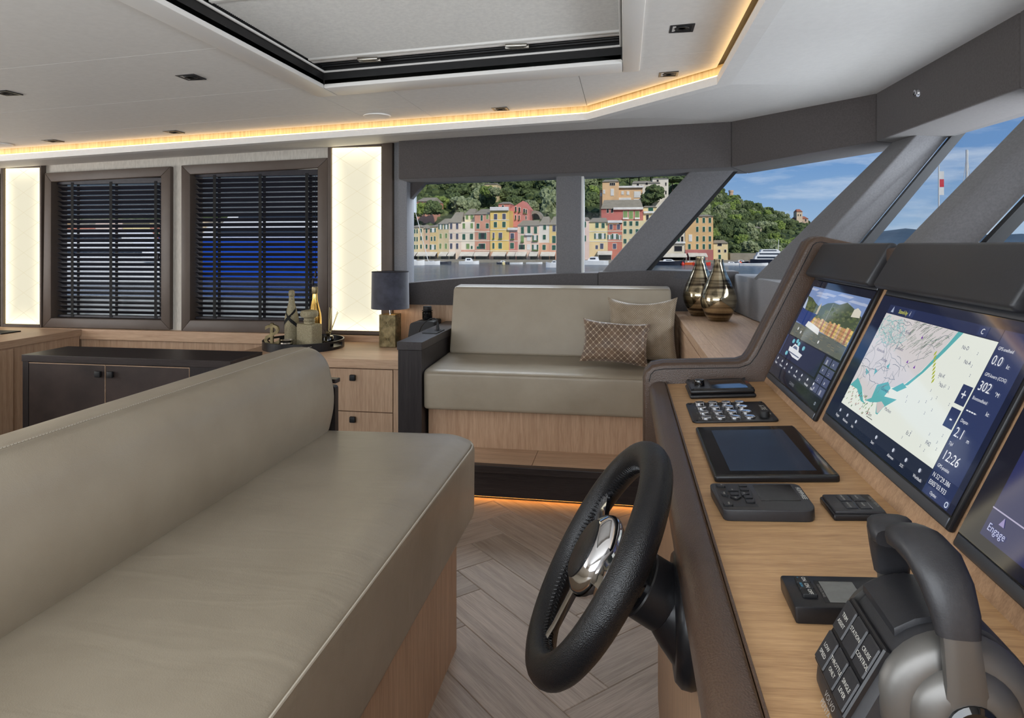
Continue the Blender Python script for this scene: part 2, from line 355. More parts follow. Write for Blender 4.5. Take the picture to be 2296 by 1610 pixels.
# cove: lip with fascia, led line lying on it, lit oak strip behind
CV = [(-6, 3.65), (-.2, 3.65), (.40, 3.04), (.40, -.6)]
def offset_line(pts, d):
    out = []
    for i, p in enumerate(pts):
        a = Vector(pts[max(i - 1, 0)]); b = Vector(pts[min(i + 1, len(pts) - 1)]); pv = Vector(p)
        d1 = (pv - a).normalized() if i > 0 else (b - pv).normalized(); d2 = (b - pv).normalized() if i < len(pts) - 1 else d1
        n1 = Vector((-d1.y, d1.x)); n2 = Vector((-d2.y, d2.x)); n = (n1 + n2).normalized(); out.append(tuple(pv + n * d / max(.3, n.dot(n1))))
    return out
def strip(p0, p1, z0, z1):
    """rings of a rectangular section running along two offset lines"""
    return [[(a[0], a[1], z0(a[0])), (b[0], b[1], z0(b[0])), (b[0], b[1], z1(b[0])), (a[0], a[1], z1(a[0]))] for a, b in zip(p0, p1)]
cin, cmid, cout = CV, offset_line(CV, .034), offset_line(CV, .06)
struct(G().loft(strip(cin, cout, sz, lambda x: sz(x) + .036)).build('trim_1', 'soffit_white'), 'pale lip running round the lit ceiling cove')
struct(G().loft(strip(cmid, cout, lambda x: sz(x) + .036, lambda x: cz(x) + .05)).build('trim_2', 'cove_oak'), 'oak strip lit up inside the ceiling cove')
CVL = [(-5.97, 3.65)] + CV[1:3] + [(.40, -.56)]
tag(G().loft(strip(offset_line(CVL, .006), offset_line(CVL, .02), lambda x: sz(x) + .0362, lambda x: sz(x) + .042)).build('led_strip', 'led_warm'), 'warm led line lying in the ceiling cove', 'led strip')
# soffit outside the cove, rising a little to the walls and the windscreen header
B = [(-1.495, 4.3), (.652, 4.3), (1.268, 3.675), (1.294, 2.469), (1.23, 1.1), (1.0, -.6)]      # inner face of the header
SO = [(-6, 4.52), (-1.495, 4.52)] + B[1:]
so_z = lambda x, y: 2.07 + .036 * x if y > 4.4 else (2.058 + .018 * (x - .652))
g = G(); Ai = [(-6, 3.66), (-1.495, 3.66), (-.2, 3.66), (.41, 3.05), (.41, 2.3), (.41, 1.1), (.41, -.6)]
Ao = [(-6, 4.52), (-1.495, 4.52), (.652, 4.32), (1.28, 3.69), (1.31, 2.469), (1.25, 1.1), (1.02, -.6)]
for i in range(len(Ai) - 1):
    for k in range(6):
        f = lambda j, t: (Ai[j][0] * (1 - t) + Ao[j][0] * t, Ai[j][1] * (1 - t) + Ao[j][1] * t, sz(Ai[j][0]) * (1 - t) + so_z(*Ao[j]) * t + .02 * math.sin(math.pi * t) * (Ao[j][0] > .6))
        g.quad(f(i, k / 6), f(i, (k + 1) / 6), f(i + 1, (k + 1) / 6), f(i + 1, k / 6))
struct(g.build('ceiling_soffit', 'soffit_white', smooth=True), 'smooth white soffit between cove and windscreen header')
# roof above; unseen overhangs sized to keep direct sun out of the cabin
struct(G().box(-6.3, 2.15, -1.9, 5.5, 2.36, 2.44).build('roof', 'white_boat'))

struct(G().box(-6.3, -1.75, 5.42, 5.5, 1.57, 2.36).build('deck_fascia', 'white_boat'), 'white deck edge hanging outside the left windows')
# hatch: white trim, black well, pleated blind with bar, pulls and tracks
ht = thing('roof_hatch', 'large ceiling hatch with white trim and pleated roller blind', 'hatch', (-.66, 1.85, cz(-.66)))
ix0, ix1, iy0, iy1 = -1.322, -.008, .85, 2.80
hz = lambda x, d: cz(x) + d
def hquad(g, x0, x1, y0, y1, d0, d1):
    vs = [(x, y, hz(x, d)) for d in (d0, d1) for x, y in ((x0, y0), (x1, y0), (x1, y1), (x0, y1))]
    g.add(*bevel(vs, [(3, 2, 1, 0), (4, 5, 6, 7), (0, 1, 5, 4), (1, 2, 6, 5), (2, 3, 7, 6), (3, 0, 4, 7)], .006, 2)); return g
for a in ((HX0, ix0, HY0, HY1), (ix1, HX1, HY0, HY1), (ix0, ix1, iy1, HY1), (ix0, ix1, HY0, iy0)): hquad(G(), *a, -.012, .03).build('trim_board', 'trim_white', ht, smooth=True)
g = G()
for a in ((ix0 - .03, ix0, iy0 - .03, iy1 + .03), (ix1, ix1 + .03, iy0 - .03, iy1 + .03), (ix0 - .03, ix1 + .03, iy1, iy1 + .03), (ix0 - .03, ix1 + .03, iy0 - .03, iy0)): hquad(g, *a, .0, .20)
g.build('well', 'recess_black', ht)
g = G()
for a in ((ix0, ix0 + .012, iy0, iy1), (ix1 - .012, ix1, iy0, iy1), (ix0, ix1, iy1 - .012, iy1), (ix0, ix1, iy0, iy0 + .012)): hquad(g, *a, .055, .064)
g.build('lip', 'trim_white', ht)
for k in range(3): hquad(G(), ix0 + .01, ix1 - .01, iy1 - .045 - k * .02, iy1 - .035 - k * .02, .070 + .004 * k, .085).build('track', 'black_plastic', ht)
hquad(G(), ix0 + .005, ix1 - .005, iy0, iy1 - .01, .12, .135).build('dark_glass', 'gloss_black', ht)
yb = iy1 - .11
for k in range(2): hquad(G(), ix0 + .008, ix1 - .008, yb - .03 - k * .03, yb - .004 - k * .03, .066, .082).build('blind_bar', 'trim_white', ht, smooth=True)
hquad(G(), ix0 + .008, ix1 - .008, 1.95, 1.97, .069, .075).build('blind_bar', 'trim_white', ht)
g = G(); n = 0; pitch = .011; yy = yb - .06; vs = []; rows = int((yy - iy0) / (pitch / 2))
for k in range(rows):
    y = yy - k * pitch / 2; d = .074 if k % 2 else .079
    vs += [(ix0 + .008, y, hz(ix0, d)), (ix1 - .008, y, hz(ix1, d))]
g.add(vs, [(2 * k, 2 * k + 1, 2 * k + 3, 2 * k + 2) for k in range(rows - 1)]).build('pleated_blind', 'pleat_white', ht)
for hx in (-1.06, -.43):
    g = G(); c = (hx, yb - .012, hz(hx, .058))
    for dy, w in ((-.012, .045), (.014, .05)):
        g.prism([(c[0] - w, c[1] + dy - .012), (c[0] + w, c[1] + dy - .012), (c[0] + w * .95, c[1] + dy + .006), (c[0] + w * .6, c[1] + dy + .014), (c[0] - w * .6, c[1] + dy + .014), (c[0] - w * .95, c[1] + dy + .006)], 2, c[2] - .004, c[2] + .008, .003)
    g.build('pull_handle', 'silver', ht, smooth=True)
# downlights and loudspeakers
dl = None
DLs = [((-2.635, 2.49), 'square black downlight at the far left of the ceiling, nearest the hatch row'), ((-1.762, 2.50), 'square black downlight just left of the ceiling hatch'),
       ((-3.40, 3.52), 'square black downlight above the left blind, close to the cove'), ((-2.594, 3.525), 'square black downlight above the middle blind, close to the cove'),
       ((-.662, 3.56), 'square black downlight between the hatch and the port windows'), ((.196, 3.09), 'square black downlight in the corner of the lit cove'), ((.201, 2.443), 'square black downlight right of the hatch near the picture top')]
for (x, y), lab in DLs:
    if dl is None:
        z = cz(x); dl = thing('downlight', lab, 'light', (x, y, z), 'recessed ceiling downlights')
        g = G(); w, c = .042, .033
        for a in ((-w, w, -w, -c), (-w, w, c, w), (-w, -c, -c, c), (c, w, -c, c)): g.box(x + a[0], x + a[1], y + a[2], y + a[3], z - .003, z + .004)
        g.build('bezel', 'black_plastic', dl)
        g = G(); r0 = [(x + a * c, y + b * c, z - .001) for a, b in ((-1, -1), (1, -1), (1, 1), (-1, 1))]; g.add(r0 + [(x, y, z - .0005)], [(0, 1, 4), (1, 2, 4), (2, 3, 4), (3, 0, 4)]); g.build('baffle', 'recess_black', dl)
        G().lathe([(.012, -.0012), (.016, -.004), (.024, -.004), (.026, -.0012)], (x, y, z), 16).build('reflector', 'matt_black', dl, smooth=True)
        d = dl
    else: d = copy_tree(dl); d['label'] = lab; d.location = (x, y, cz(x))
for x, y, lab in ((-1.34, 3.5, 'round white ceiling loudspeaker beside the cove near the hatch'), (-3.76, 3.5, 'round white ceiling loudspeaker at the left picture edge')):
    t = thing('ceiling_speaker', lab, 'loudspeaker', (x, y, cz(x)), 'ceiling loudspeakers')
    G().lathe([(.066, 0.004), (.066, -.004), (.074, -.005), (.076, .002)], (x, y, cz(x)), 32).build('rim', 'trim_white', t, smooth=True)
    G().lathe([(0.0005, -.0045), (.066, -.0045)], (x, y, cz(x)), 32, caps=False).build('grille', 'ceiling_white', t)

# port wall with its two window openings (strips round the openings)
WY = 4.5
wl = struct(G().box(-6, -1.5, WY + .1, WY + .12, 0, .6).build('wall_left', 'wallpaper'))
def wstrip(x0, x1, z0, z1): G().add([(x0, WY, z0), (x1, WY, z0), (x1, WY, z1), (x0, WY, z1), (x0, WY + .1, z0), (x1, WY + .1, z0), (x1, WY + .1, z1), (x0, WY + .1, z1)], [(0, 1, 2, 3), (7, 6, 5, 4), (0, 4, 5, 1), (3, 2, 6, 7), (0, 3, 7, 4), (1, 5, 6, 2)]).build('wall_panel', 'wallpaper', wl)
wstrip(-6, -4.34, .6, 2.1); wstrip(-4.34, -2.14, 1.84, 2.1); wstrip(-4.34, -2.14, .6, .735); wstrip(-3.385, -3.165, .735, 1.84); wstrip(-2.14, -1.52, .6, 2.1)
struct(box('trim_3', 'oak_x', None, -6, -1.66, 4.43, 4.5, .585, .662, .004), 'oak ledge under the left windows')
struct(G().box(-6, -1.0, 4.46, 4.52, 0, .586).build('trim_4', 'oak_z'), 'oak wainscot below the window ledge')
struct(box('trim_5', 'oak_z', None, -1.66, .3, 4.46, 4.52, .586, .885), 'oak panel below the port sill')
def winframe(name, outer, inner, label):
    """four mitred leather-wrapped members round an opening"""
    f = struct(bpy.data.objects.new(name, None), label); COL.objects.link(f); f.location = (outer[0][0], WY, outer[0][1]); ORG[name] = Vector(f.location)
    for k in range(4):
        a, b, c, d = outer[k], outer[(k + 1) % 4], inner[(k + 1) % 4], inner[k]
        pts = [a, b, c, d]; vs = [(p[0], y, p[1]) for y in (WY - .035, WY + .12) for p in pts]
        G().add(*bevel(vs, [(0, 1, 2, 3), (7, 6, 5, 4), (0, 4, 5, 1), (1, 5, 6, 2), (2, 6, 7, 3), (3, 7, 4, 0)], .004, 2)).build('frame_member', 'frame_leather', f, smooth=True)
    x0, x1, z0, z1 = min(p[0] for p in inner), max(p[0] for p in inner), min(p[1] for p in inner), max(p[1] for p in inner)
    G().box(x0 - .01, x1 + .01, WY + .105, WY + .111, z0 - .01, z1 + .01).build('pane', 'pane', f)
    return x0, x1, z0, z1
w1 = winframe('window_1', [(-4.403, .664), (-3.319, .667), (-3.315, 1.878), (-4.385, 1.847)], [(-4.33, .735), (-3.394, .738), (-3.394, 1.807), (-4.328, 1.779)], 'brown leather window frame at the left, closed by a dark blind')
w2 = winframe('window_2', [(-3.227, .659), (-2.080, .664), (-2.075, 1.915), (-3.227, 1.883)], [(-3.155, .741), (-2.155, .750), (-2.154, 1.845), (-3.155, 1.816)], 'brown leather window frame beside the tall light panel, closed by a dark blind')
# venetian blinds: every slat is a part
def blind(label, x0, x1, z0, z1, tapes, cords):
    t = thing('venetian_blind', label, 'blind', ((x0 + x1) / 2, 4.545, z0), 'black venetian blinds'); o = ORG[t.name]
    xa, xb = x0 + .006, x1 - .006; yc = 4.545; p = .0366; th = math.radians(28); w = .025
    box('head_rail', 'blind_black', t, xa, xb, yc - .028, yc + .028, z1 - .045, z1 - .004, .003)
    box('bottom_rail', 'blind_black', t, xa, xb, yc - .026, yc + .026, z0 + .004, z0 + .022, .004)
    n = int((z1 - .055 - z0 - .045) / p) + 1; first = None
    for k in range(n):
        z = z0 + .045 + k * p
        if first is None:
            pts = [(yc - w * math.cos(th), z + w * math.sin(th)), (yc, z + .003), (yc + w * math.cos(th), z - w * math.sin(th))]
            pts = pts + [(y, zz + .003) for y, zz in reversed(pts)]
            first = G().prism(pts, 0, xa, xb).build('slat', 'blind_black', t); s_ = first
        else:
            s_ = first.copy(); COL.objects.link(s_); s_.parent = t; s_.location = (0, 0, k * p)
    for x in tapes:
        box('ladder_tape', 'tape_black', t, x - .012, x + .012, yc - .030, yc - .0285, z0 + .01, z1 - .03)
        box('ladder_tape', 'tape_black', t, x - .012, x + .012, yc + .0285, yc + .030, z0 + .01, z1 - .03)
    for x, zz in cords:
        cd = G().tube([(x, yc - .036, z1 - .05), (x, yc - .036, zz)], .0016, 6).build('cord', 'tape_black', t)
        G().lathe([(.003, .03), (.008, .012), (.009, -.01), (.003, -.02)], (x, yc - .036, zz), 10).build('tassel', 'blind_black', cd, smooth=True)
    return t
blind('black venetian blind in the left window of the port wall', *w1, (-4.19, -3.855, -3.475), ((-3.45, 1.2),))
blind('black venetian blind in the window behind the champagne tray', *w2, (-2.99, -2.625, -2.26), ((-2.21, 1.02), (-2.19, 1.08)))

# tall edge-lit panels
def panel_mat():
    m = bpy.data.materials.new('edge_lit'); m.use_nodes = True; t = m.node_tree; t.nodes.clear()
    o = N(t, 'ShaderNodeOutputMaterial'); e_ = N(t, 'ShaderNodeEmission'); L(t, e_.outputs[0], o.inputs[0])
    c = N(t, 'ShaderNodeTexCoord'); sp = N(t, 'ShaderNodeSeparateXYZ'); L(t, c.outputs['Generated'], sp.inputs[0])
    def edge(out, k):
        a = N(t, 'ShaderNodeMath', operation='SUBTRACT'); a.inputs[1].default_value = .5; L(t, out, a.inputs[0])
        b = N(t, 'ShaderNodeMath', operation='ABSOLUTE'); L(t, a.outputs[0], b.inputs[0])
        d = N(t, 'ShaderNodeMath', operation='MULTIPLY'); d.inputs[1].default_value = 2; L(t, b.outputs[0], d.inputs[0])
        p = N(t, 'ShaderNodeMath', operation='POWER'); p.inputs[1].default_value = k; L(t, d.outputs[0], p.inputs[0]); return p.outputs[0]
    mx = N(t, 'ShaderNodeMath', operation='MAXIMUM'); L(t, edge(sp.outputs[0], 4.), mx.inputs[0]); L(t, edge(sp.outputs[2], 14.), mx.inputs[1])
    mr = N(t, 'ShaderNodeMapRange'); mr.inputs['To Min'].default_value = .80; mr.inputs['To Max'].default_value = 2.0; L(t, mx.outputs[0], mr.inputs[0])
    cb = N(t, 'ShaderNodeMixRGB'); cb.inputs[1].default_value = srgb(247, 240, 214); cb.inputs[2].default_value = srgb(255, 236, 188); L(t, mx.outputs[0], cb.inputs[0])
    L(t, cb.outputs[0], e_.inputs[0]); L(t, mr.outputs[0], e_.inputs[1]); M['edge_lit'] = m
panel_mat(); emis('panel_seam', srgb(236, 224, 190), .80)
def lightpanel(label, x0, x1, z0, z1, xr):
    t = thing('light_panel', label, 'light panel', ((x0 + x1) / 2, 4.5, z0 - .03), 'tall lit wall panels'); f = .024
    for a in ((x0 - f, x0, z0 - f, z1 + f), (x1, xr, z0 - f, z1 + f), (x0, x1, z0 - f, z0), (x0, x1, z1, z1 + f)): box('frame_member', 'frame_leather', t, a[0], a[1], 4.455, 4.505, a[2], a[3], .003)
    d = G().box(x0, x1, 4.478, 4.49, z0, z1).build('diffuser', 'edge_lit', t)
    w, s_ = x1 - x0, .0012; k = 0; z = z0 - w
    while z < z1:
        for sgn in (1, -1):
            a, b = (x0, z), (x1, z + .62 * w)
            if sgn < 0: a, b = (x0, z + .62 * w), (x1, z)
            def cut(a, b):
                pts = []
                for u in (0, 1):
                    tt = u; zz = a[1] + (b[1] - a[1]) * tt
                    if zz < z0: tt = (z0 - a[1]) / (b[1] - a[1])
                    if zz > z1: tt = (z1 - a[1]) / (b[1] - a[1])
                    pts.append((a[0] + (b[0] - a[0]) * tt, a[1] + (b[1] - a[1]) * tt))
                return pts
            if max(a[1], b[1]) <= z0 or min(a[1], b[1]) >= z1: continue
            (xa, za), (xb, zb) = cut(a, b)
            G().quad((xa, 4.4772, za - s_), (xb, 4.4772, zb - s_), (xb, 4.4772, zb + s_), (xa, 4.4772, za + s_)).build('seam', 'panel_seam', d)
        z += .155
lightpanel('tall glowing cream wall panel beside the table lamp', -2.048, -1.675, .692, 1.985, -1.660)
lightpanel('tall glowing cream wall panel at the left picture edge', -4.745, -4.42, .685, 1.89, -4.405)
struct(box('trim_6', 'frame_leather', None, -5.2, -4.785, 4.45, 4.5, .66, 1.85, .004), 'brown leather frame at the left picture edge')
struct(box('trim_7', 'frame_leather', None, -1.658, -1.585, 4.43, 4.6, .60, 2.03, .006), 'brown leather post right of the tall light panel')
struct(box('trim_8', 'pale_fabric', None, -1.583, -1.487, 4.455, 4.62, .885, 2.03, .008), 'grey fabric window post behind the table lamp')

struct(G().prism([(-1.487, 1.62), (-1.487, 1.76), (-1.36, 1.76)], 1, 4.53, 4.60).build('trim_24', 'header_fabric'), 'small dark gusset in the upper corner of the port window')
# ---- header beam above port windows and windscreen, in facets
def header(a, b, za, zb, ta, tb, da, db, name, label):
    rings = []
    for p, z0, z1, d in ((a, za, ta, da), (b, zb, tb, db)): rings.append([(p[0], p[1], z0), (p[0] + d[0], p[1] + d[1], z0 - .005), (p[0] + d[0], p[1] + d[1], z1), (p[0], p[1], z1)])
    vs = [q for r in rings for q in r]
    fs = [(0, 3, 7, 4), (3, 2, 6, 7), (2, 1, 5, 6), (1, 0, 4, 5), (0, 1, 2, 3), (7, 6, 5, 4)]
    struct(G().add(*bevel(vs, fs, .008, 3)).build(name, 'header_fabric', smooth=True), label)
header(B[0], B[1], 1.737, 1.777, 2.05, 2.12, (0, .38), (.16, .36), 'trim_9', 'long grey upholstered beam above the port windows')
header(B[1], B[2], 1.777, 1.826, 2.12, 2.14, (.16, .36), (.28, .16), 'trim_10', 'grey upholstered beam at the angled corner window')
header(B[2], B[3], 1.826, 1.817, 2.14, 2.14, (.28, .16), (.32, .04), 'trim_11', 'grey upholstered beam above the windscreen')
header(B[3], B[4], 1.817, 1.80, 2.14, 2.12, (.32, .04), (.3, -.02), 'trim_12', 'last grey header beam at the right picture edge')
header(B[4], B[5], 1.80, 1.78, 2.12, 2.1, (.3, -.02), (.3, -.1), 'trim_13', 'starboard header beam')
# chrome nozzle on the windscreen header
nz_ = thing('air_nozzle', 'small round chrome nozzle on the windscreen header beam', 'nozzle', (1.283, 3.2, 1.93))
Mn = Matrix.Translation((1.278, 3.2, 1.965)) @ Matrix.Rotation(-math.pi / 2, 4, 'Y')
G().lathe([(.019, -.002), (.019, .006), (.016, .010), (.016, .018), (.008, .020)], n=20, Mx=Mn).build('body', 'chrome', nz_, smooth=True)
G().lathe([(.009, .0195), (.006, .0215), (.0, .0215)], n=14, Mx=Mn).build('opening', 'gloss_black', nz_, smooth=True)

# ---- port sill, mullion, raked posts, panes
sillp = [(-1.49, .885), (-1.49, 1.032), (-1.2, 1.060), (-.9, 1.083), (-.45, 1.105), (-.172, 1.113), (-.172, .885)]
struct(G().prism(sillp, 1, 4.43, 4.66, .006).build('trim_14', 'grey_fabric', smooth=True), 'grey upholstered sill with a curved top under the port window')
struct(G().prism([(-.170, .6), (-.170, 1.118), (.1, 1.128), (.72, 1.128), (.72, .6)], 1, 4.43, 4.66, .006).build('trim_15', 'grey_fabric', smooth=True), 'grey upholstered sill behind the bench seat and vases')
struct(box('trim_16', 'post_fabric', None, -.452, -.285, 4.47, 4.60, 1.09, 1.80, .01), 'grey fabric mullion between the port windows')
struct(G().box(-.285, -.268, 4.50, 4.60, 1.09, 1.80).build('trim_17', 'trim_white'), 'bright edge strip on the window mullion')
p1 = [(-.161, 1.10), (.116, 1.10), (.735, 1.82), (.458, 1.82)]
struct(G().prism(p1, 1, 4.47, 4.58, .01).build('trim_18', 'post_fabric', smooth=True), 'slanting grey post between port window and corner window')
struct(G().prism([(.116, 1.10), (.152, 1.10), (.765, 1.82), (.735, 1.82)], 1, 4.52, 4.66).build('trim_19', 'matt_black'), 'black seal along the slanting grey post')
def post(name, base, top, label, mat='post_fabric'):
    n = len(base); struct(G().add(*bevel(list(base) + list(top), [(0, 1, n + 1, n)] + [(i, (i + 1) % n, n + (i + 1) % n, n + i) for i in range(1, n)] + [tuple(range(n - 1, -1, -1)), tuple(range(n, 2 * n))], .012, 3)).build(name, mat, smooth=True), label)
P2b = [(.70, 3.93, 1.10), (.838, 3.735, 1.10), (1.0, 3.58, 1.10), (.98, 3.80, 1.10)]; P2t = [(1.372, 3.725, 1.84), (1.387, 3.47, 1.84), (1.56, 3.535, 1.84), (1.55, 3.75, 1.84)]
P3b = [(.807, 2.622, 1.10), (.815, 2.535, 1.10), (.985, 2.44, 1.10), (.98, 2.6, 1.10)]; P3t = [(1.445, 2.537, 1.85), (1.49, 2.42, 1.85), (1.545, 2.27, 1.85), (1.56, 2.5, 1.85)]
post('trim_20', P2b, P2t, 'slanting grey post at the corner of the windscreen'); post('trim_21', P3b, P3t, 'slanting grey windscreen post at the right picture edge')
def seal(name, b, t, label):
    b, t = Vector(b), Vector(t); w = Vector((.0, -.035, 0)); d = Vector((.05, 0, 0))
    struct(G().loft([[b, b + w, b + w + d, b + d], [t, t + w, t + w + d, t + d]]).build(name, 'matt_black'), label)
seal('trim_22', P2b[2], P2t[2], 'black seal along the corner windscreen post'); seal('trim_23', P3b[2], P3t[2], 'black seal along the right windscreen post')
def pane(name, pts, n, label):
    vs = [Vector(p) for p in pts] + [Vector(p) + Vector(n) * .008 for p in pts]
    struct(G().add(vs, [(0, 1, 2, 3), (7, 6, 5, 4), (0, 4, 5, 1), (1, 5, 6, 2), (2, 6, 7, 3), (3, 7, 4, 0)]).build(name, 'pane'), label)
pane('window_3', [(-1.50, 4.57, .99), (-.36, 4.57, 1.08), (-.36, 4.57, 1.80), (-1.50, 4.57, 1.78)], (0, 1, 0), 'port window looking onto the harbour front')
pane('window_4', [(-.36, 4.57, 1.08), (-.03, 4.57, 1.08), (.60, 4.57, 1.80), (-.36, 4.57, 1.80)], (0, 1, 0), 'small port window beside the slanting post')
pane('window_5', [(.13, 4.58, 1.08), (.95, 3.88, 1.08), (1.52, 3.72, 1.83), (.74, 4.58, 1.80)], (.6, .6, 0), 'angled corner window looking onto the wooded hill')
pane('window_6', [(.97, 3.60, 1.08), (.97, 2.60, 1.08), (1.55, 2.52, 1.84), (1.55, 3.56, 1.84)], (1, 0, 0), 'windscreen pane with open sky')
pane('window_7', [(.97, 2.43, 1.08), (.97, 1.2, 1.08), (1.5, 1.1, 1.84), (1.53, 2.28, 1.84)], (1, 0, 0), 'windscreen pane at the right picture edge')
# windscreen ledge: fabric wall with bright top
struct(G().prism([(.69, 4.44), (.715, 4.0), (.745, 3.75), (.775, 3.2), (.79, 2.06), (1.35, 2.06), (1.35, 4.44)], 2, .87, 1.112, .012).build('wall_front', 'pale_fabric', smooth=True), 'grey upholstered ledge under the windscreen')
struct(G().prism([(.686, 4.44), (.686, 2.07), (1.35, 2.07), (1.35, 4.44)], 2, .0, .8695).build('wall_front_base', 'oak_y'))
struct(G().box(.95, 1.35, -.5, 2.06, .5, 1.10).build('wall_front_console', 'grey_fabric'))
struct(G().box(1.35, 1.4, -.6, 4.6, 0, 1.10).build('wall_bow', 'white_boat'))
# starboard wall with long window opening, aft bulkhead with wide door opening
struct(G().box(-6, 1.4, -.66, -.6, 0, .98).box(-6, 1.4, -.66, -.6, 1.80, 2.3).box(-6, -3.6, -.66, -.6, .98, 1.8).box(.45, 1.4, -.66, -.6, .98, 1.8).build('wall_right', 'wallpaper'))
struct(G().box(-6.06, -6, -.66, .55, 0, 2.3).box(-6.06, -6, 3.25, 4.6, 0, 2.3).box(-6.06, -6, .55, 3.25, 2.02, 2.3).build('wall_aft', 'wallpaper'))
struct(G().box(-6, .7, 4.62, 4.66, 0, .9).build('wall_hull', 'white_boat'))

# ================================================================ furniture
def rounded(pts, r, n=4):
    """round the corners of a 2-D outline"""
    out = []; m = len(pts)
    for i in range(m):
        p, a, b = Vector(pts[i]), Vector(pts[i - 1]), Vector(pts[(i + 1) % m]); rr = r[i] if isinstance(r, (list, tuple)) else r
        d1, d2 = (a - p), (b - p); k = min(rr, d1.length * .49, d2.length * .49); s0, s1 = p + d1.normalized() * k, p + d2.normalized() * k
        for j in range(n + 1): t = j / n; out.append(tuple((1 - t) ** 2 * s0 + 2 * t * (1 - t) * p + t * t * s1))
    return out
# ---- helm bench
bn = thing('helm_bench', 'long taupe leather helm bench on an oak base in the foreground', 'bench', (-.85, 1.2, 0))
box('base', 'oak_z', bn, -1.22, -.533, .35, 2.094, 0, .42)
seat = rounded([(-1.06, .40), (-.488, .40), (-.486, .640), (-.55, .664), (-1.06, .654)], [.01, .02, .022, .05, .01], 5)
def seat_ring(y, ins):
    cx, cy = -.80, .53; return [(cx + (x - cx) * (1 - ins * (1 if x > cx else .3)), y, cy + (z - cy) * (1 - ins * .7)) for x, z in seat]
ys = [(.35, 0.)] + [(.35 + 1.78 * i / 22, 0.) for i in range(1, 23)] + [(2.165, .010), (2.19, .035), (2.205, .075), (2.212, .13)]
g = G().loft([seat_ring(y, i) for y, i in ys])
sc_ = g.build('seat_cushion', 'taupe_leather', bn, smooth=True)
pp = [(-.4845, .35 + 1.75 * i / 30 , .6425) for i in range(31)] + [(-.490, 2.14, .6425), (-.505, 2.172, .641), (-.53, 2.195, .639), (-.58, 2.207, .638), (-.75, 2.213, .636), (-1.0, 2.214, .634)]
G().tube(pp, .0028, 6).build('piping', 'piping', sc_, smooth=True)
bk = rounded([(-1.010, .640), (-.982, .76), (-1.012, .900), (-1.066, .947), (-1.150, .945), (-1.232, .915), (-1.235, .64)], [.015, .09, .06, .035, .03, .02, .01], 5)
def bk_ring(y, ins): cx, cz_ = -1.11, .80; return [(cx + (x - cx) * (1 - ins), y, cz_ + (z - cz_) * (1 - ins)) for x, z in bk]
bc = G().loft([bk_ring(y, i) for y, i in [(.35, 0)] + [(.35 + 1.78 * i / 16, 0) for i in range(1, 17)] + [(2.168, .015), (2.19, .05), (2.20, .10)]]).build('backrest', 'taupe_plain', bn, smooth=True)
G().tube([(-1.064, .35 + 1.79 * i / 20, .9475) for i in range(21)], .0022, 6).build('seam', 'taupe_plain', bc, smooth=True)
g = G(); f0 = None
for k in range(230):
    y = .5 + k * .0072; bx_ = G().box(-1.0612, -1.0604, y, y + .0045, .9472, .9490)
    g.add(bx_.v, bx_.f)
st = g.build('stitching', 'piping', bc); st['kind'] = 'stuff'
G().prism(rounded([(-1.16, .46), (-1.005, .46), (-1.006, .80), (-1.16, .81)], .012, 3), 1, 2.222, 2.25).build('side_panel', 'wenge_z', bn)
box('side_cap', 'wenge_x', bn, -1.165, -1.000, 2.218, 2.254, .81, .825, .003)

# ---- step platform and built-in port sofa
sp = thing('step_platform', 'raised oak step with black nosing in front of the port sofa', 'step', (-.37, 3.6, 0))
for x0, x1 in ((-1.06, -.455), (-.453, .30)): box('board', 'oak_x', sp, x0, x1, 3.30, 4.42, .176, .2, .0015)
box('nosing', 'wenge_x', sp, -1.06, .30, 3.255, 3.30, .165, .2005, .003)
box('riser', 'wenge_x', sp, -1.06, .30, 3.315, 3.335, .026, .176)
box('core', 'matt_black', sp, -1.06, .30, 3.36, 4.42, 0, .176)
box('led_line', 'led_floor', sp, -1.06, .30, 3.340, 3.352, .016, .024)
sf = thing('port_sofa', 'taupe leather sofa built against the port side, with oak plinth and dark arm', 'sofa', (-.4, 3.9, .2))
box('plinth', 'oak_z', sf, -1.06, .295, 3.545, 4.40, .2, .43)
s_o = rounded([(3.470, .412), (3.466, .612), (3.50, .624), (4.02, .640), (4.02, .412)], [.02, .022, .03, .01, .01], 4)
def ss_ring(x, ins): cy, cz_ = 3.72, .52; return [(x, cy + (y - cy) * (1 - ins), cz_ + (z - cz_) * (1 - ins)) for y, z in s_o]
xs_ = [(-1.066, .05), (-1.058, .02), (-1.045, .005), (-1.03, 0)] + [(-1.03 + 1.29 * i / 20, 0) for i in range(1, 21)] + [(.28, .01), (.292, .05)]
stc = G().loft([ss_ring(x, i) for x, i in xs_]).build('seat_cushion', 'taupe_leather', sf, smooth=True)
G().tube([(-1.05 + 1.33 * i / 20, 3.4662, .6135) for i in range(21)], .0022, 6).build('seam', 'taupe_plain', stc, smooth=True)
b_o = rounded([(3.945, .635), (4.055, 1.028), (4.075, 1.038), (4.20, 1.046), (4.10, .635)], [.02, .012, .015, .02, .02], 4)
def sb_ring(x, ins): cy, cz_ = 4.08, .85; return [(x, cy + (y - cy) * (1 - ins), cz_ + (z - cz_) * (1 - ins * .6)) for y, z in b_o]
bks = G().loft([sb_ring(x, i) for x, i in [(-1.050, .12), (-1.046, .04), (-1.034, 0)] + [(-1.034 + 1.29 * i / 12, 0) for i in range(1, 13)] + [(.268, .04), (.272, .12)]]).build('backrest', 'taupe_plain', sf, smooth=True)
G().tube([(-1.036, 4.058, 1.033), (.258, 4.058, 1.033)], .002, 6).build('seam', 'taupe_plain', bks, smooth=True)
box('arm', 'wenge_z', sf, -1.203, -1.072, 3.455, 4.44, 0, .730)
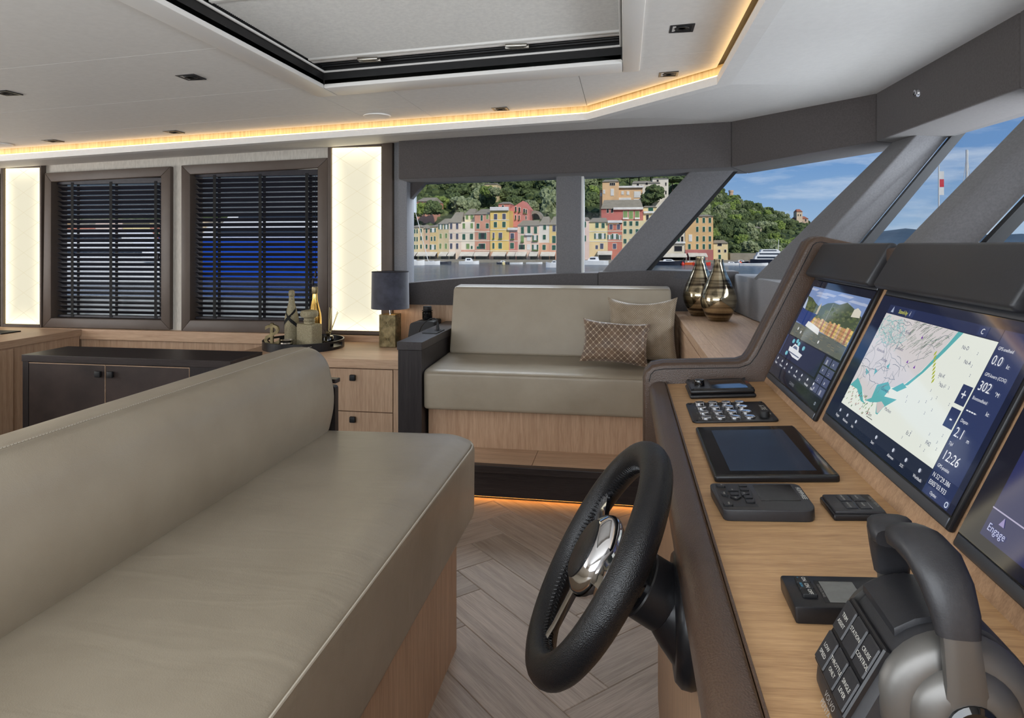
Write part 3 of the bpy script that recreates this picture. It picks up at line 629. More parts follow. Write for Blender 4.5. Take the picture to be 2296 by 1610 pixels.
box('arm_cap', 'wenge_y', sf, -1.207, -1.068, 3.447, 4.44, .732, .776, .002)
# socket plate with plug and cable
us = thing('socket_plate', 'flat black socket plate with plugged charger cable on the sofa arm', 'socket', (-1.13, 3.86, .776))
Mu = Matrix.Translation((-1.128, 3.875, .776))
G().box(-.045, .045, -.085, .085, 0, .006, .0015, Mx=Mu).build('plate', 'black_plastic', us)
G().lathe([(.020, .006), (.020, .009), (.012, .010), (.009, .03), (.007, .034), (.0065, .05), (.004, .055)], (.016, .035, 0), 16, Mx=Mu).build('plug', 'matt_black', us, smooth=True)
G().tube([(-1.112, 3.91, .83), (-1.118, 3.912, .845), (-1.135, 3.915, .853), (-1.16, 3.92, .85), (-1.19, 3.93, .832), (-1.225, 3.95, .80), (-1.25, 3.98, .76)], .003, 8).build('cable', 'matt_black', us, smooth=True)
# small speaker + jar behind the arm, on the worktop
bs = tag(G().prism(rounded([(-1.40, .62), (-1.215, .62), (-1.215, .80), (-1.27, .803), (-1.375, .79)], [.005, .005, .01, .02, .02], 3), 1, 4.18, 4.36, .006).build('black_box', 'matt_black', smooth=True), 'small matt black box behind the dark sofa arm', 'box')
jr = thing('ink_jar', 'small glossy black jar with flat lid on the black box', 'jar', (-1.285, 4.27, .803))
G().lathe([(.030, 0), (.034, .01), (.034, .05), (.026, .056), (.036, .058), (.036, .062), (.022, .064)], (-1.285, 4.27, .803), 20).build('body', 'gloss_black', jr, smooth=True)
G().lathe([(.026, .062), (.028, .066), (.028, .086), (.026, .089)], (-1.285, 4.27, .803), 20).build('lid', 'matt_black', jr, smooth=True)

# ---- drawer cabinet with worktop
kn0 = None
def knob(x, y, z, parent, axis='y'):
    g = G()
    if axis == 'y': g.box(x - .018, x + .018, y - .022, y - .004, z - .018, z + .018, .005, 2).box(x - .006, x + .006, y - .005, y + .001, z - .006, z + .006)
    else: g.box(x + .004, x + .022, y - .018, y + .018, z - .018, z + .018, .005, 2).box(x - .001, x + .005, y - .006, y + .006, z - .006, z + .006)
    return g.build('knob', 'matt_black', parent, smooth=True)
dc = thing('drawer_cabinet', 'oak cabinet with square black drawer knobs left of the sofa arm', 'cabinet', (-1.8, 4.1, 0))
box('body', 'oak_z', dc, -2.38, -1.212, 3.785, 4.455, 0, .565)
box('stile', 'oak_z', dc, -1.340, -1.212, 3.765, 3.785, .02, .562)
for x0, x1 in ((-1.832, -1.344), (-2.376, -1.836)):
    for z0, z1 in ((.310, .560), (.02, .305)):
        d = box('drawer', 'oak_z', dc, x0, x1, 3.763, 3.783, z0, z1, .001); knob((x0 + x1) / 2, 3.763, (z0 + z1) / 2 + (.075 if z0 > .3 else .10), d)
tag(box('worktop', 'oak_x', None, -2.40, -1.212, 3.752, 4.428, .567, .62, .002), 'oak worktop carrying the table lamp and the tray', 'worktop')
# ---- black chest
ch = thing('black_chest', 'black low chest with two hide-covered doors behind the bench', 'chest', (-2.83, 3.55, 0))
box('top', 'wenge_x', ch, -3.495, -2.155, 3.40, 3.735, .612, .652, .002)
box('body', 'wenge_z', ch, -3.49, -2.19, 3.415, 3.73, 0, .612)
box('stile', 'wenge_z', ch, -2.405, -2.19, 3.403, 3.415, .01, .612); box('stile', 'wenge_z', ch, -3.49, -3.452, 3.403, 3.415, .01, .612)
for x0, x1, kx in ((-3.448, -2.943, -2.98), (-2.938, -2.409, -2.90)):
    d = box('door', 'dark_hide', ch, x0, x1, 3.404, 3.413, .01, .604); knob(kx, 3.404, .555, d)
    g = G().box(x0, x1, 3.402, 3.4135, .604, .607).box(x1, x1 + .002, 3.402, 3.4135, .01, .607); g.build('edge_strip', 'oak_x', d)
# ---- aft oak cabinet at the left edge
lc = thing('aft_cabinet', 'oak cabinet with black handle running to the left picture edge', 'cabinet', (-4.7, 3.7, 0))
box('body', 'oak_z', lc, -5.6, -4.045, 2.4, 4.425, 0, .61)
box('top', 'oak_y', lc, -5.62, -4.03, 2.38, 4.428, .612, .66, .002)
d = box('door', 'oak_z', lc, -4.045, -4.030, 3.05, 3.86, .02, .603, .001)
box('handle', 'matt_black', d, -4.030, -4.010, 3.66, 3.70, .53, .60, .004)
tag(box('coaster', 'matt_black', None, -4.62, -4.36, 4.08, 4.24, .6605, .668, .002), 'flat dark slate lying on the left oak cabinet', 'coaster')
bw = thing('gold_vase', 'gold vase cut off by the left picture edge', 'vase', (-4.73, 4.05, .66))
G().lathe([(.03, 0), (.065, .03), (.075, .07), (.05, .13), (.028, .17), (.034, .2)], (-4.73, 4.05, .66), 24).build('body', 'brass', bw, smooth=True)

# ---- forward oak counter beside the sofa, with two vases
fc = thing('side_counter', 'long oak counter between sofa and windscreen carrying the two vases', 'counter', (.52, 3.3, 0))
box('body', 'oak_y', fc, .322, .685, 2.06, 4.42, 0, .826)
box('door', 'oak_y', fc, .317, .322, 2.98, 4.40, .22, .818, .001); box('door', 'oak_y', fc, .317, .322, 2.10, 2.975, .22, .818, .001)
for y0, y1 in ((2.973, 4.42), (2.06, 2.971)):
    box('top_edge', 'oak_y', fc, .314, .374, y0, y1, .828, .870, .0015)
box('top', 'oak_y', fc, .3745, .685, 2.06, 4.428, .83, .8695)
def vase_mat():
    m = pm('lustre', srgb(96, 84, 62), srgb(60, 52, 42), .12, metal=1., nscale=5); t = m.node_tree; b = t.nodes['Principled BSDF']
    c = N(t, 'ShaderNodeTexCoord'); mp_ = N(t, 'ShaderNodeMapping'); mp_.inputs['Scale'].default_value = (1.2, 1.2, 24); L(t, c.outputs['Object'], mp_.inputs[0])
    w = N(t, 'ShaderNodeTexNoise', i_Scale=1.4, i_Detail=3.0); L(t, mp_.outputs[0], w.inputs['Vector'])
    r_ = N(t, 'ShaderNodeValToRGB'); L(t, w.outputs['Fac'], r_.inputs[0]); r_.color_ramp.elements[0].position = .40; r_.color_ramp.elements[0].color = srgb(84, 74, 64); r_.color_ramp.elements[1].position = .58; r_.color_ramp.elements[1].color = srgb(214, 200, 168)
    L(t, r_.outputs[0], b.inputs['Base Color'])
vase_mat()
def vase(x, y, label, k):
    t = thing('bottle_vase', label, 'vase', (x, y, .87), 'metallic lustre vases'); pr = [(.045, 0), (.056, .004), (.074, .035), (.093, .078), (.1, .115), (.096, .145), (.082, .185), (.064, .225), (.047, .26), (.034, .295), (.027, .325), (.0255, .345), (.021, .343), (.02, .30)]
    pr = [(r * k, z * k) for r, z in pr]; G().lathe(pr, (x, y, .87), 40).build('body', 'lustre', t, smooth=True)
    G().lathe([(.0195 * k, .345 * k - .003), (.027 * k, .345 * k - .002), (.027 * k, .345 * k + .002), (.0195 * k, .345 * k + .003)], (x, y, .87), 24).build('lip', 'brass', t, smooth=True)
vase(.522, 3.90, 'front one of the two striped bronze bottle vases on the oak counter', 1.0); vase(.452, 4.17, 'rear striped bronze bottle vase, half hidden behind the other', 1.03)

# ---- cushions
def cushion(name, label, w, h, t, mat, Mx, sag=0.):
    nx, ny = 26, 22; vs = []; fs = []
    for side in (1, -1):
        for j in range(ny + 1):
            for i in range(nx + 1):
                u, v = 2 * i / nx - 1, 2 * j / ny - 1
                px = u * w / 2 * (1 - .10 * (1 - v * v) * abs(u) ** 3 - .0 * v); pz = v * h / 2 * (1 - .12 * (1 - u * u) * abs(v) ** 3) - sag * h * (1 - u * u) * max(0, v) ** 2
                k = ((1 - u * u) * (1 - v * v)) ** .42
                wr = noise.noise(Vector((u * 2.2, v * 2.2 + side, 3.1 + w * 7))) * .016 * k + noise.noise(Vector((u * 6, v * 3, 9.1 + w))) * .006 * k
                vs.append((px, side * (t / 2 * k + wr), pz))
    m = (nx + 1) * (ny + 1)
    for s2 in (0, 1):
        for j in range(ny):
            for i in range(nx):
                a = s2 * m + j * (nx + 1) + i; q = (a, a + 1, a + nx + 2, a + nx + 1); fs.append(q if s2 else q[::-1])
    o = G().add(vs, fs, Mx).build(name, mat, smooth=True); return tag(o, label, 'cushion', 'scatter cushions on the port sofa')
def lattice(name, base, base2, line, k, width, rough, curve=True):
    m = pm(name, base, base2, rough, nscale=14, detail=5, lo=.35, hi=.68, sheen=.4); t = m.node_tree; b = t.nodes['Principled BSDF']
    c = N(t, 'ShaderNodeTexCoord'); mp_ = N(t, 'ShaderNodeMapping'); mp_.inputs['Scale'].default_value = (k, k, k); L(t, c.outputs['Object'], mp_.inputs[0])
    sp_ = N(t, 'ShaderNodeSeparateXYZ'); L(t, mp_.outputs[0], sp_.inputs[0])
    def sn(o): n_ = N(t, 'ShaderNodeMath', operation='COSINE'); L(t, o, n_.inputs[0]); return n_.outputs[0]
    ad = N(t, 'ShaderNodeMath', operation='ADD'); L(t, sn(sp_.outputs[0]), ad.inputs[0]); L(t, sn(sp_.outputs[2]), ad.inputs[1])
    ab = N(t, 'ShaderNodeMath', operation='ABSOLUTE'); L(t, ad.outputs[0], ab.inputs[0])
    ls = N(t, 'ShaderNodeMath', operation='LESS_THAN'); ls.inputs[1].default_value = width; L(t, ab.outputs[0], ls.inputs[0])
    mx = N(t, 'ShaderNodeMixRGB'); mx.inputs[2].default_value = line; L(t, ls.outputs[0], mx.inputs[0]); old = b.inputs['Base Color'].links[0].from_socket; L(t, old, mx.inputs[1]); L(t, mx.outputs[0], b.inputs['Base Color'])
lattice('lattice_velvet', srgb(120, 94, 72), srgb(86, 66, 50), srgb(186, 168, 144), 190., .16, .5)
lattice('dotted_velvet', srgb(172, 154, 130), srgb(140, 122, 98), srgb(108, 92, 72), 520., .30, .55)
Mc1 = Matrix.Translation((.098, 3.895, .812)) @ Matrix.Rotation(math.radians(-16), 4, 'X') @ Matrix.Rotation(math.radians(-8), 4, 'Z') @ Matrix.Rotation(math.radians(1), 4, 'Y')
cushion('square_cushion', 'large square taupe velvet cushion with a folded top corner', .40, .38, .15, 'dotted_velvet', Mc1, .05)
Mc2 = Matrix.Translation((-.05, 3.69, .765)) @ Matrix.Rotation(math.radians(-22), 4, 'X') @ Matrix.Rotation(math.radians(4), 4, 'Y')
cushion('oblong_cushion', 'small oblong brown cushion with a pale lattice pattern', .37, .245, .13, 'lattice_velvet', Mc2, .02)

# ---- table lamp
lp = thing('table_lamp', 'table lamp with dark velvet drum shade and embossed brass block base', 'lamp', (-1.545, 4.28, .62))
X0, X1, Y0, Y1 = -1.602, -1.488, 4.222, 4.338
lb = G().box(X0, X1, Y0, Y1, .62, .835, .003).build('base', 'brass', lp)
def pyramid(cx, cz_, h, face):
    g = G()
    for k in range(6):
        a = h * (1 - k / 6.2); b_ = a - h * .085; d = .0015 + .0012 * k
        for (x0, x1, z0, z1) in ((-a, a, -a, -b_), (-a, a, b_, a), (-a, -b_, -b_, b_), (b_, a, -b_, b_)):
            if face == 'y': g.box(cx + x0, cx + x1, Y0 - d, Y0, cz_ + z0, cz_ + z1)
            else: g.box(X1, X1 + d, cx + x0, cx + x1, cz_ + z0, cz_ + z1)
    g.build('emboss', 'brass', lb)
for zc in (.674, .782): pyramid((X0 + X1) / 2, zc, .05, 'y'); pyramid((Y0 + Y1) / 2, zc, .05, 'x')
G().lathe([(.008, .835), (.008, .89)], (-1.545, 4.28, 0), 12).build('stem', 'chrome', lp)
G().lathe([(.125, .872), (.126, .872), (.122, 1.118), (.1205, 1.118), (.1235, .8725)], (-1.545, 4.28, 0), 48, caps=False).build('shade', 'velvet_navy', lp, smooth=True)
G().lathe([(.118, 1.116), (.122, 1.119), (.1235, 1.118), (.1225, 1.115)], (-1.545, 4.28, 0), 48, caps=False).build('shade_trim', 'tape_black', lp, smooth=True)
emis('bulb', srgb(255, 206, 140), 14.)
G().lathe([(.0, .885), (.018, .895), (.026, .92), (.018, .945), (.0, .955)], (-1.545, 4.28, 0), 16).build('bulb', 'bulb', lp, smooth=True)

# ---- tray and what stands on it
TX, TY, TZ = -2.09, 4.135, .62
tr = thing('round_tray', 'round black tray with cut-out handles on the oak worktop', 'tray', (TX, TY, TZ))
G().lathe([(.0, .002), (.25, .002), (.25, .008), (.0, .008)], (TX, TY, TZ), 56).build('plate', 'black_plastic', tr, smooth=True)
g = G(); n = 72
for k in range(n):
    a0, a1 = 2 * math.pi * k / n, 2 * math.pi * (k + 1) / n
    def rq(z0, z1):
        vs = []
        for a in (a0, a1):
            for r in (.252, .260):
                for z in (z0, z1): vs.append((TX + r * math.cos(a), TY + r * math.sin(a), TZ + z))
        g.add(vs, [(0, 1, 5, 4), (2, 6, 7, 3), (1, 3, 7, 5), (0, 4, 6, 2), (0, 2, 3, 1), (4, 5, 7, 6)])
    dd = math.degrees(a0) % 360
    if abs((dd - 348 + 180) % 360 - 180) < 14 or abs((dd - 168 + 180) % 360 - 180) < 14: rq(0, .018); rq(.042, .055)
    else: rq(0, .055)
g.build('rim', 'black_plastic', tr)
z8 = TZ + .0085
def bottle(x, y, k=1.): return [(.0, 0), (.043, 0), (.046, .006), (.046, .17), (.042, .20), (.030, .245), (.020, .285), (.0175, .315), (.0165, .325), (.0195, .328), (.0205, .345), (.018, .362), (.010, .368), (0, .368)]
cb = thing('sequin_bottle', 'champagne bottle wrapped in pale sequins with a black ribbon cross', 'bottle', (-2.185, 4.15, z8))
G().lathe(bottle(0, 0), (-2.185, 4.15, z8), 28).build('body', 'champagne_mesh', cb, smooth=True)
def ribbon(s1):
    pts = []
    for k in range(9):
        t = k / 8; ang = -math.pi * .92 + t * math.pi * .84; z = .185 + s1 * (t - .5) * .11; r = .0475 - max(0, z - .17) * .20
        pts.append((ang, z, r))
    vs = []; fs = []
    for ang, z, r in pts:
        for dz in (-.013, .013): vs.append((-2.185 + r * math.cos(ang) * 1.03, 4.15 + r * math.sin(ang) * 1.03, z8 + z + dz))
    fs = [(2 * k, 2 * k + 2, 2 * k + 3, 2 * k + 1) for k in range(8)]; G().add(vs, fs).build('ribbon', 'tape_black', cb)
ribbon(1); ribbon(-1)
gb = thing('gold_bottle', 'shiny gold bottle standing behind the silver flask', 'bottle', (-2.06, 4.23, z8))
G().lathe([(r * .98, z * 1.04) for r, z in bottle(0, 0)], (-2.06, 4.23, z8), 28).build('body', 'gold', gb, smooth=True)
G().lathe([(.0205, .34), (.0215, .345), (.0215, .375), (.0195, .386), (0, .387)], (-2.06, 4.23, z8), 20).build('foil_cap', 'brass', gb, smooth=True)
fl = thing('silver_flask', 'square silver sequin flask with a broad stopper on the tray', 'flask', (-2.0, 4.03, z8))
Mf = Matrix.Translation((-1.995, 4.02, z8)) @ Matrix.Rotation(math.radians(-24), 4, 'Z')
G().box(-.075, .075, -.045, .045, 0, .165, .012, 3, Mx=Mf).build('body', 'champagne_mesh', fl, smooth=True)
G().lathe([(.034, .163), (.034, .178), (.038, .182), (.034, .186), (.034, .198), (.038, .203)], n=24, Mx=Mf).build('neck', 'champagne_mesh', fl, smooth=True)
G().lathe([(.038, .203), (.052, .207), (.056, .22), (.056, .234), (.050, .246), (.03, .25), (0, .25)], n=28, Mx=Mf).build('stopper', 'champagne_mesh', fl, smooth=True)
ds = G(); vs, fs = glyphs('$', 'CENTER', .11); Md = Matrix.Translation((-2.232, 3.985, z8 + .024)) @ Matrix.Rotation(math.radians(18), 4, 'Z') @ Matrix.Rotation(math.pi / 2, 4, 'X') @ Matrix.Scale(.205, 4)
ds.add([(-v[0] * 1.0, v[1], -v[2] * .8) for v in vs], [f[::-1] for f in fs], Md)
dso = thing('dollar_ornament', 'brass dollar sign ornament leaning on the tray', 'ornament', (-2.232, 3.985, z8)); ds.build('sign', 'brass', dso); box('foot', 'brass', dso, -2.262, -2.202, 3.96, 4.01, z8, z8 + .016, .003)
cu_ = thing('silver_cup', 'small ribbed silver cup in front of the sequin bottle', 'cup', (-2.12, 3.96, z8))
G().lathe([(.0, 0), (.034, 0), (.036, .004), (.033, .01), (.038, .022), (.035, .03), (.04, .042), (.037, .05), (.042, .062), (.040, .064), (.034, .05), (0, .02)], (-2.12, 3.96, z8), 28).build('body', 'silver', cu_, smooth=True)
rd = thing('reed_diffuser', 'black reed diffuser with five thin sticks at the right of the tray', 'diffuser', (-1.93, 4.16, z8)); rx, ry = -1.93, 4.16
G().lathe([(0, 0), (.032, 0), (.034, .004), (.034, .062), (.030, .067), (.012, .070), (.012, .082), (.016, .084), (.016, .098), (.009, .1)], (rx, ry, z8), 24).build('bottle', 'gloss_black', rd, smooth=True)
G().lathe([(.016, .084), (.0165, .0845), (.0165, .0975), (.016, .098)], (rx, ry, z8), 20, caps=False).build('collar', 'brass', rd, smooth=True)
for k, (dx, dy) in enumerate(((-.008, .03), (.020, .01), (.034, -.01), (.085, .0), (.10, -.015))): G().tube([(rx + dx * .05, ry, z8 + .06), (rx + dx * .75, ry + dy, z8 + .255 - abs(dx) * .3)], .0019, 5).build('reed', 'reed', rd)
g = G(); th0 = -1.75
for w_, zz, sz_ in (('Black Bloom', .034, .0105), ('diffuser', .018, .008)): g.text(w_, (rx + .0345 * math.cos(th0) - .004, ry + .0352 * math.sin(th0), z8 + zz), (1, -.05, 0), (0, 0, 1), sz_, srgb(190, 176, 140), 'CENTER')
g.build('lettering', 'ink', rd)['kind'] = 'stuff'

# ================================================================ the helm
hc = thing('helm_console', 'helm console with oak dash, leather roll edge and brown leather side cheek', 'console', (.4, 1.0, 0))
AD = math.atan(.0617); MD = Matrix.Translation((.121, 0, .9)) @ Matrix.Rotation(-AD, 4, 'Y')      # dash frame: x forward, y port, z off the dash
def D(x, y, z=0.): return MD @ Vector((x - .121, y, z))
G().box(-.003, .272, -.4, 1.964, -.022, 0, Mx=MD).build('dash_top', 'dash_oak', hc)
U_ = Vector((1, 0, 2.15)).normalized(); NR = Vector((-U_.z, 0, U_.x)); SB = Vector((.386, 0, .9166))
MS = Matrix(((0, U_.x, NR.x, SB.x), (-1, 0, 0, 0), (0, U_.z, NR.z, SB.z), (0, 0, 0, 1)))             # screen frame: x starboard, y up the riser, z off it
G().box(-1.964, .4, -.005, .40, -.03, 0, Mx=MS).build('riser', 'riser_oak', hc)
box('front_panel', 'riser_oak', hc, .095, .115, -.4, 1.964, 0, .878)
roll = rounded([(.072, .842), (.070, .893), (.090, .907), (.116, .9055), (.1185, .842)], [.012, .02, .02, .006, .004], 4)
lr = G().loft([[(x, y, z) for x, z in roll] for y in (-.4, .4, 1.2, 1.964)]).build('leather_roll', 'brown_leather', hc, smooth=True)
G().tube([(.1175, -.4, .9065), (.1175, 1.964, .9065)], .0018, 6).build('seam', 'brown_leather', lr)
ck = [(.128, 0), (.128, .50), (.054, .66), (.054, .905), (.060, .932), (.078, .951), (.11, .9585), (.318, .9685), (.338, .976), (.352, .996), (.366, 1.024), (.492, 1.286), (.503, 1.308), (.519, 1.320), (.54, 1.3225), (.64, 1.300), (.76, 1.26), (.76, 0)]
cko = G().prism(ck, 1, 1.966, 2.052, .010, 3).build('side_cheek', 'brown_leather', hc, smooth=True)
cen = Vector((.40, .80))
def ins(p, d):
    i = ck.index(p); a = Vector(ck[i - 1]); b = Vector(ck[(i + 1) % len(ck)]); t_ = (b - a).normalized(); n_ = Vector((t_.y, -t_.x)); return Vector(p) + n_ * d
G().tube([(q.x, 1.9652, q.y) for q in [ins(p, .016) for p in ck[3:16]]], .0012, 5).build('stitching', 'black_leather', cko)
G().tube([(q.x, 2.01, q.y) for q in [Vector(p) for p in ck[3:16]]], .0016, 5).build('piping', 'frame_leather', cko)
box('core', 'matt_black', hc, .56, .74, -.4, 1.964, 0, 1.27)
G().prism([(.528, 1.262), (.528, 1.292), (.56, 1.296), (.76, 1.262), (.76, 1.24)], 1, -.4, 1.964, .006).build('top_cover', 'brown_leather', hc, smooth=True)
def visor(Y0, Y1):
    f = [(.487, 1.221), (.533, 1.303), (.545, 1.303), (.560, 1.292), (.515, 1.212), (.495, 1.212)]
    G().prism(f, 1, Y0, Y1, .005, 3).build('display_visor', 'soft_black', hc, smooth=True)
visor(1.475, 1.938); visor(.952, 1.432); visor(.45, .91)

# ---- displays
C_ = lambda r, g, b: srgb(r, g, b)
NAVY, NAVY2, WH = C_(22, 30, 58), C_(44, 56, 96), C_(238, 240, 246)
def scr(Y, h, n=.0): return SB + Vector((0, Y, 0)) + U_ * h + NR * (n - .0065 if n > .01 else n)
class Scr(G):
    def rect(s, Y0, Y1, h0, h1, col, n=.0176): return s.quad(scr(Y1, h0, n), scr(Y0, h0, n), scr(Y0, h1, n), scr(Y1, h1, n), col=col)
    def poly(s, pts, col, n=.0178): return s.add([scr(Y, h, n) for Y, h in pts], [tuple(range(len(pts)))], None, col)
    def line(s, a, b, w, col, n=.0180):
        a, b = Vector(a), Vector(b); d = (b - a)
        if d.length < 1e-6: return s
        d.normalize(); p = Vector((-d.y, d.x)) * w / 2; return s.add([scr(*q, n) for q in (a - p, b - p, b + p, a + p)], [(0, 1, 2, 3)], None, col)
    def txt(s, body, Y, h, size, col=WH, n=.0183, align='LEFT'): return s.text(body, scr(Y, h, n), (0, -1, 0), U_, size, col, align)
def display(label, Y0, Y1, h0, h1):
    t = thing('chart_display', label, 'display', scr((Y0 + Y1) / 2, h0), 'glass helm displays')
    G().box(-Y1, -Y0, h0, h1, .0005, .0100, .004, 2, Mx=MS).build('housing', 'black_plastic', t, smooth=True)
    G().box(-Y1 + .004, -Y0 - .004, h0 + .018, h1 - .014, .0095, .0107, Mx=MS).build('glass', 'gloss_black', t)
    G().box(-Y1 + .006, -Y0 - .006, h0 + .002, h0 + .0165, .0075, .0115, .0015, Mx=MS).build('lower_strip', 'grey_metal', t, smooth=True)
    G().box(-Y1 + .006, -Y0 - .006, h1 - .013, h1 - .002, .0075, .0115, .0015, Mx=MS).build('upper_strip', 'grey_metal', t, smooth=True)
    return t
rg = random.Random(3)
# left display: camera picture over boat diagram
d1 = display('left helm display showing a harbour picture above a boat diagram', 1.466, 1.930, .016, .327)
s = Scr(); PY0, PY1, PH0, PH1 = 1.478, 1.902, .152, .294
def pp1(a, b): return (PY1 + (PY0 - PY1) * a, PH0 + (PH1 - PH0) * b)
s.rect(1.470, 1.925, .036, .312, C_(14, 18, 34), .01745)
s.rect(PY0, PY1, PH0, PH1, C_(120, 142, 186))
for k in range(9): a, b = rg.random(), .82 + .16 * rg.random(); s.poly([pp1(min(1, max(0, a + dx)), min(1, b + dy)) for dx, dy in ((-.12, -.02), (.1, -.03), (.14, .01), (-.06, .02))], C_(168, 178, 204), .01785)
s.poly([pp1(*q) for q in ((0, .3), (0, .80), (.1, .78), (.22, .70), (.32, .66), (.42, .76), (.52, .80), (.62, .79), (.72, .86), (.84, .80), (1, .70), (1, .3))], C_(66, 78, 52), .0179)
for k in range(150):
    a, b = rg.random(), .36 + .36 * rg.random(); w = .02 + .02 * rg.random(); s.poly([pp1(min(1, a + dx * w), b + dy * w) for dx, dy in ((-1, 0), (0, -.9), (1, 0), (.3, .9))if True], rg.choice([C_(86, 98, 60), C_(54, 66, 44), C_(74, 88, 54), C_(98, 104, 70)]), .01795)
s.poly([pp1(*q) for q in ((.86, .66), (.86, .78), (.90, .82), (.96, .78), (.98, .68))], C_(214, 208, 190), .01800)
cols = [C_(198, 142, 98), C_(214, 186, 130), C_(176, 118, 92), C_(222, 190, 110), C_(208, 170, 140), C_(190, 150, 90)]
for k in range(22):
    a = .2 + k * .036; hgt = .13 + .1 * a + .05 * rg.random(); b0 = .30 - .10 * (a - .2); w = .035
    s.poly([pp1(a, b0), pp1(min(1, a + w), b0 - .005), pp1(min(1, a + w), b0 + hgt), pp1(a, b0 + hgt)], cols[k % 6], .01803)
    for r_ in range(3):
        for q in range(2): s.poly([pp1(a + .006 + q * .015, b0 + .03 + r_ * .06), pp1(a + .012 + q * .015, b0 + .03 + r_ * .06), pp1(a + .012 + q * .015, b0 + .06 + r_ * .06), pp1(a + .006 + q * .015, b0 + .06 + r_ * .06)], C_(86, 74, 60), .01806)
s.poly([pp1(*q) for q in ((.30, .52), (.335, .52), (.335, .66), (.318, .74), (.30, .66))], C_(188, 172, 140), .01803)
s.rect(PY0, PY1, PH0, PH0 + .036, C_(96, 100, 92), .01803)
for k in range(70): a, b = rg.random() * .94, rg.random() * .23; s.poly([pp1(a, b), pp1(a + .05, b), pp1(a + .05, b + .008), pp1(a, b + .008)], rg.choice([C_(120, 120, 104), C_(76, 86, 88), C_(132, 122, 96)]), .01806)
s.poly([pp1(*q) for q in ((0, .28), (.24, .24), (.33, .52), (.10, .53), (0, .56))], C_(30, 56, 118), .01809); s.poly([pp1(*q) for q in ((0, .56), (.06, .54), (.03, .72), (0, .78))], C_(176, 190, 214), .01809)
s.poly([pp1(*q) for q in ((.22, .26), (.52, .20), (.50, .30), (.36, .34), (.24, .36))], C_(226, 226, 224), .0181)
for a, b in ((.12, .16), (.20, .12), (.58, .10)): s.poly([pp1(a + .012 * math.cos(t), b + .03 * math.sin(t)) for t in [k * .785 for k in range(8)]], C_(220, 220, 220), .0182)
s.line((1.545, PH0 + .05), (1.545, PH0 + .105), .0012, C_(200, 200, 200), .0182) if False else s.line(pp1(.52, .35), pp1(.52, .78), .0012, C_(190, 190, 188), .0182)
# boat diagram and buttons
s.rect(1.575, 1.900, .092, .149, C_(26, 34, 66)); s.rect(1.905, 1.918, .092, .149, C_(52, 62, 100)); s.rect(1.470, 1.925, .062, .088, C_(30, 36, 58))
bt = [(1.845, .112), (1.79, .103), (1.735, .103), (1.722, .120), (1.76, .122), (1.775, .134), (1.815, .136), (1.83, .124), (1.85, .124)]
s.poly(bt, C_(226, 228, 232), .0181); s.line((1.84, .111), (1.735, .110), .003, C_(90, 100, 130), .0183); s.poly([(1.82, .124), (1.775, .124), (1.785, .131), (1.812, .131)], C_(96, 110, 140), .0183)
for yy_, hh in ((1.838, .140), (1.805, .145), (1.785, .140), (1.735, .136), (1.85, .104)): s.poly([(yy_ + .010 * math.cos(k * .785), hh + .006 * math.sin(k * .785)) for k in range(8)], C_(120, 190, 206), .0184)
for r_ in range(4):
    for q in range(2): s.rect(1.475 + q * .045, 1.515 + q * .045, .066 + r_ * .021, .084 + r_ * .021, C_(74, 80, 112), .0179); s.txt(('|||', 'o', '::', '=')[(r_ + q) % 4], 1.502 + q * .045, .070 + r_ * .021, .012)
for k, w_ in enumerate(('Engage', 'Markeren', 'Info', 'Start', 'Alarmen', 'SOS', 'Werkbalk', 'Opties')): s.txt(w_, 1.908 - k * .049, .066, .0072); s.poly([(1.90 - k * .049 + .004 * math.cos(j * 1.57), .080 + .004 * math.sin(j * 1.57)) for j in range(4)], WH, .0182)
s.txt('GARMIN', 1.715, .044, .011, C_(120, 122, 128)); s.txt('o', 1.50, .044, .016, C_(180, 190, 205))
s.build('screen_image', 'screen_print', d1)
# centre display: chart
d2 = display('large centre helm display showing a nautical chart', .897, 1.428, .030, .322)
s = Scr(); MY0, MY1, MH0, MH1 = .986, 1.372, .083, .274
def mp1(a, b): return (MY1 + (MY0 - MY1) * a, MH0 + (MH1 - MH0) * b)
s.rect(.902, 1.423, .049, .307, C_(20, 28, 54), .01745); s.rect(.902, 1.374, .062, .083, C_(34, 40, 62), .0175)
s.rect(.986, 1.372, .275, .292, C_(34, 44, 80)); s.rect(.915, .985, .05, .292, NAVY2, .0175)
s.rect(MY0, MY1, MH0, MH1, C_(232, 236, 226))
land = [(0, .22), (.1, .26), (.18, .20), (.25, .14), (.31, .2), (.33, .33), (.44, .38), (.50, .42), (.58, .56), (.66, .78), (.72, 1), (0, 1)]
s.poly([mp1(*q) for q in land], C_(214, 208, 208), .0178)
TEAL = C_(94, 176, 178)
for pl_ in ([(.24, .15), (.29, .20), (.28, .33), (.37, .40), (.42, .36), (.40, .27), (.52, .30), (.44, .18), (.42, .10), (.40, .10), (.36, .19), (.30, .16)], [(.43, .36), (.50, .45), (.55, .43), (.49, .36)], [(.5, .42), (.52, .44), (.60, .60), (.69, .88), (.72, 1), (.76, 1), (.70, .82), (.62, .60), (.55, .45)], [(0, .2), (.05, .30), (.14, .24), (.22, .14), (.26, .12), (.2, .12), (.1, .20)], [(.08, .42), (.12, .36), (.14, .40)], [(.28, .52), (.31, .50), (.30, .56)], [(.18, .46), (.20, .40), (.22, .44)]): s.poly([mp1(*q) for q in pl_], TEAL, .0179)
s.poly([mp1(*q) for q in ((.36, .19), (.40, .22), (.445, .20), (.42, .115), (.405, .11))], C_(206, 196, 194), .01795)
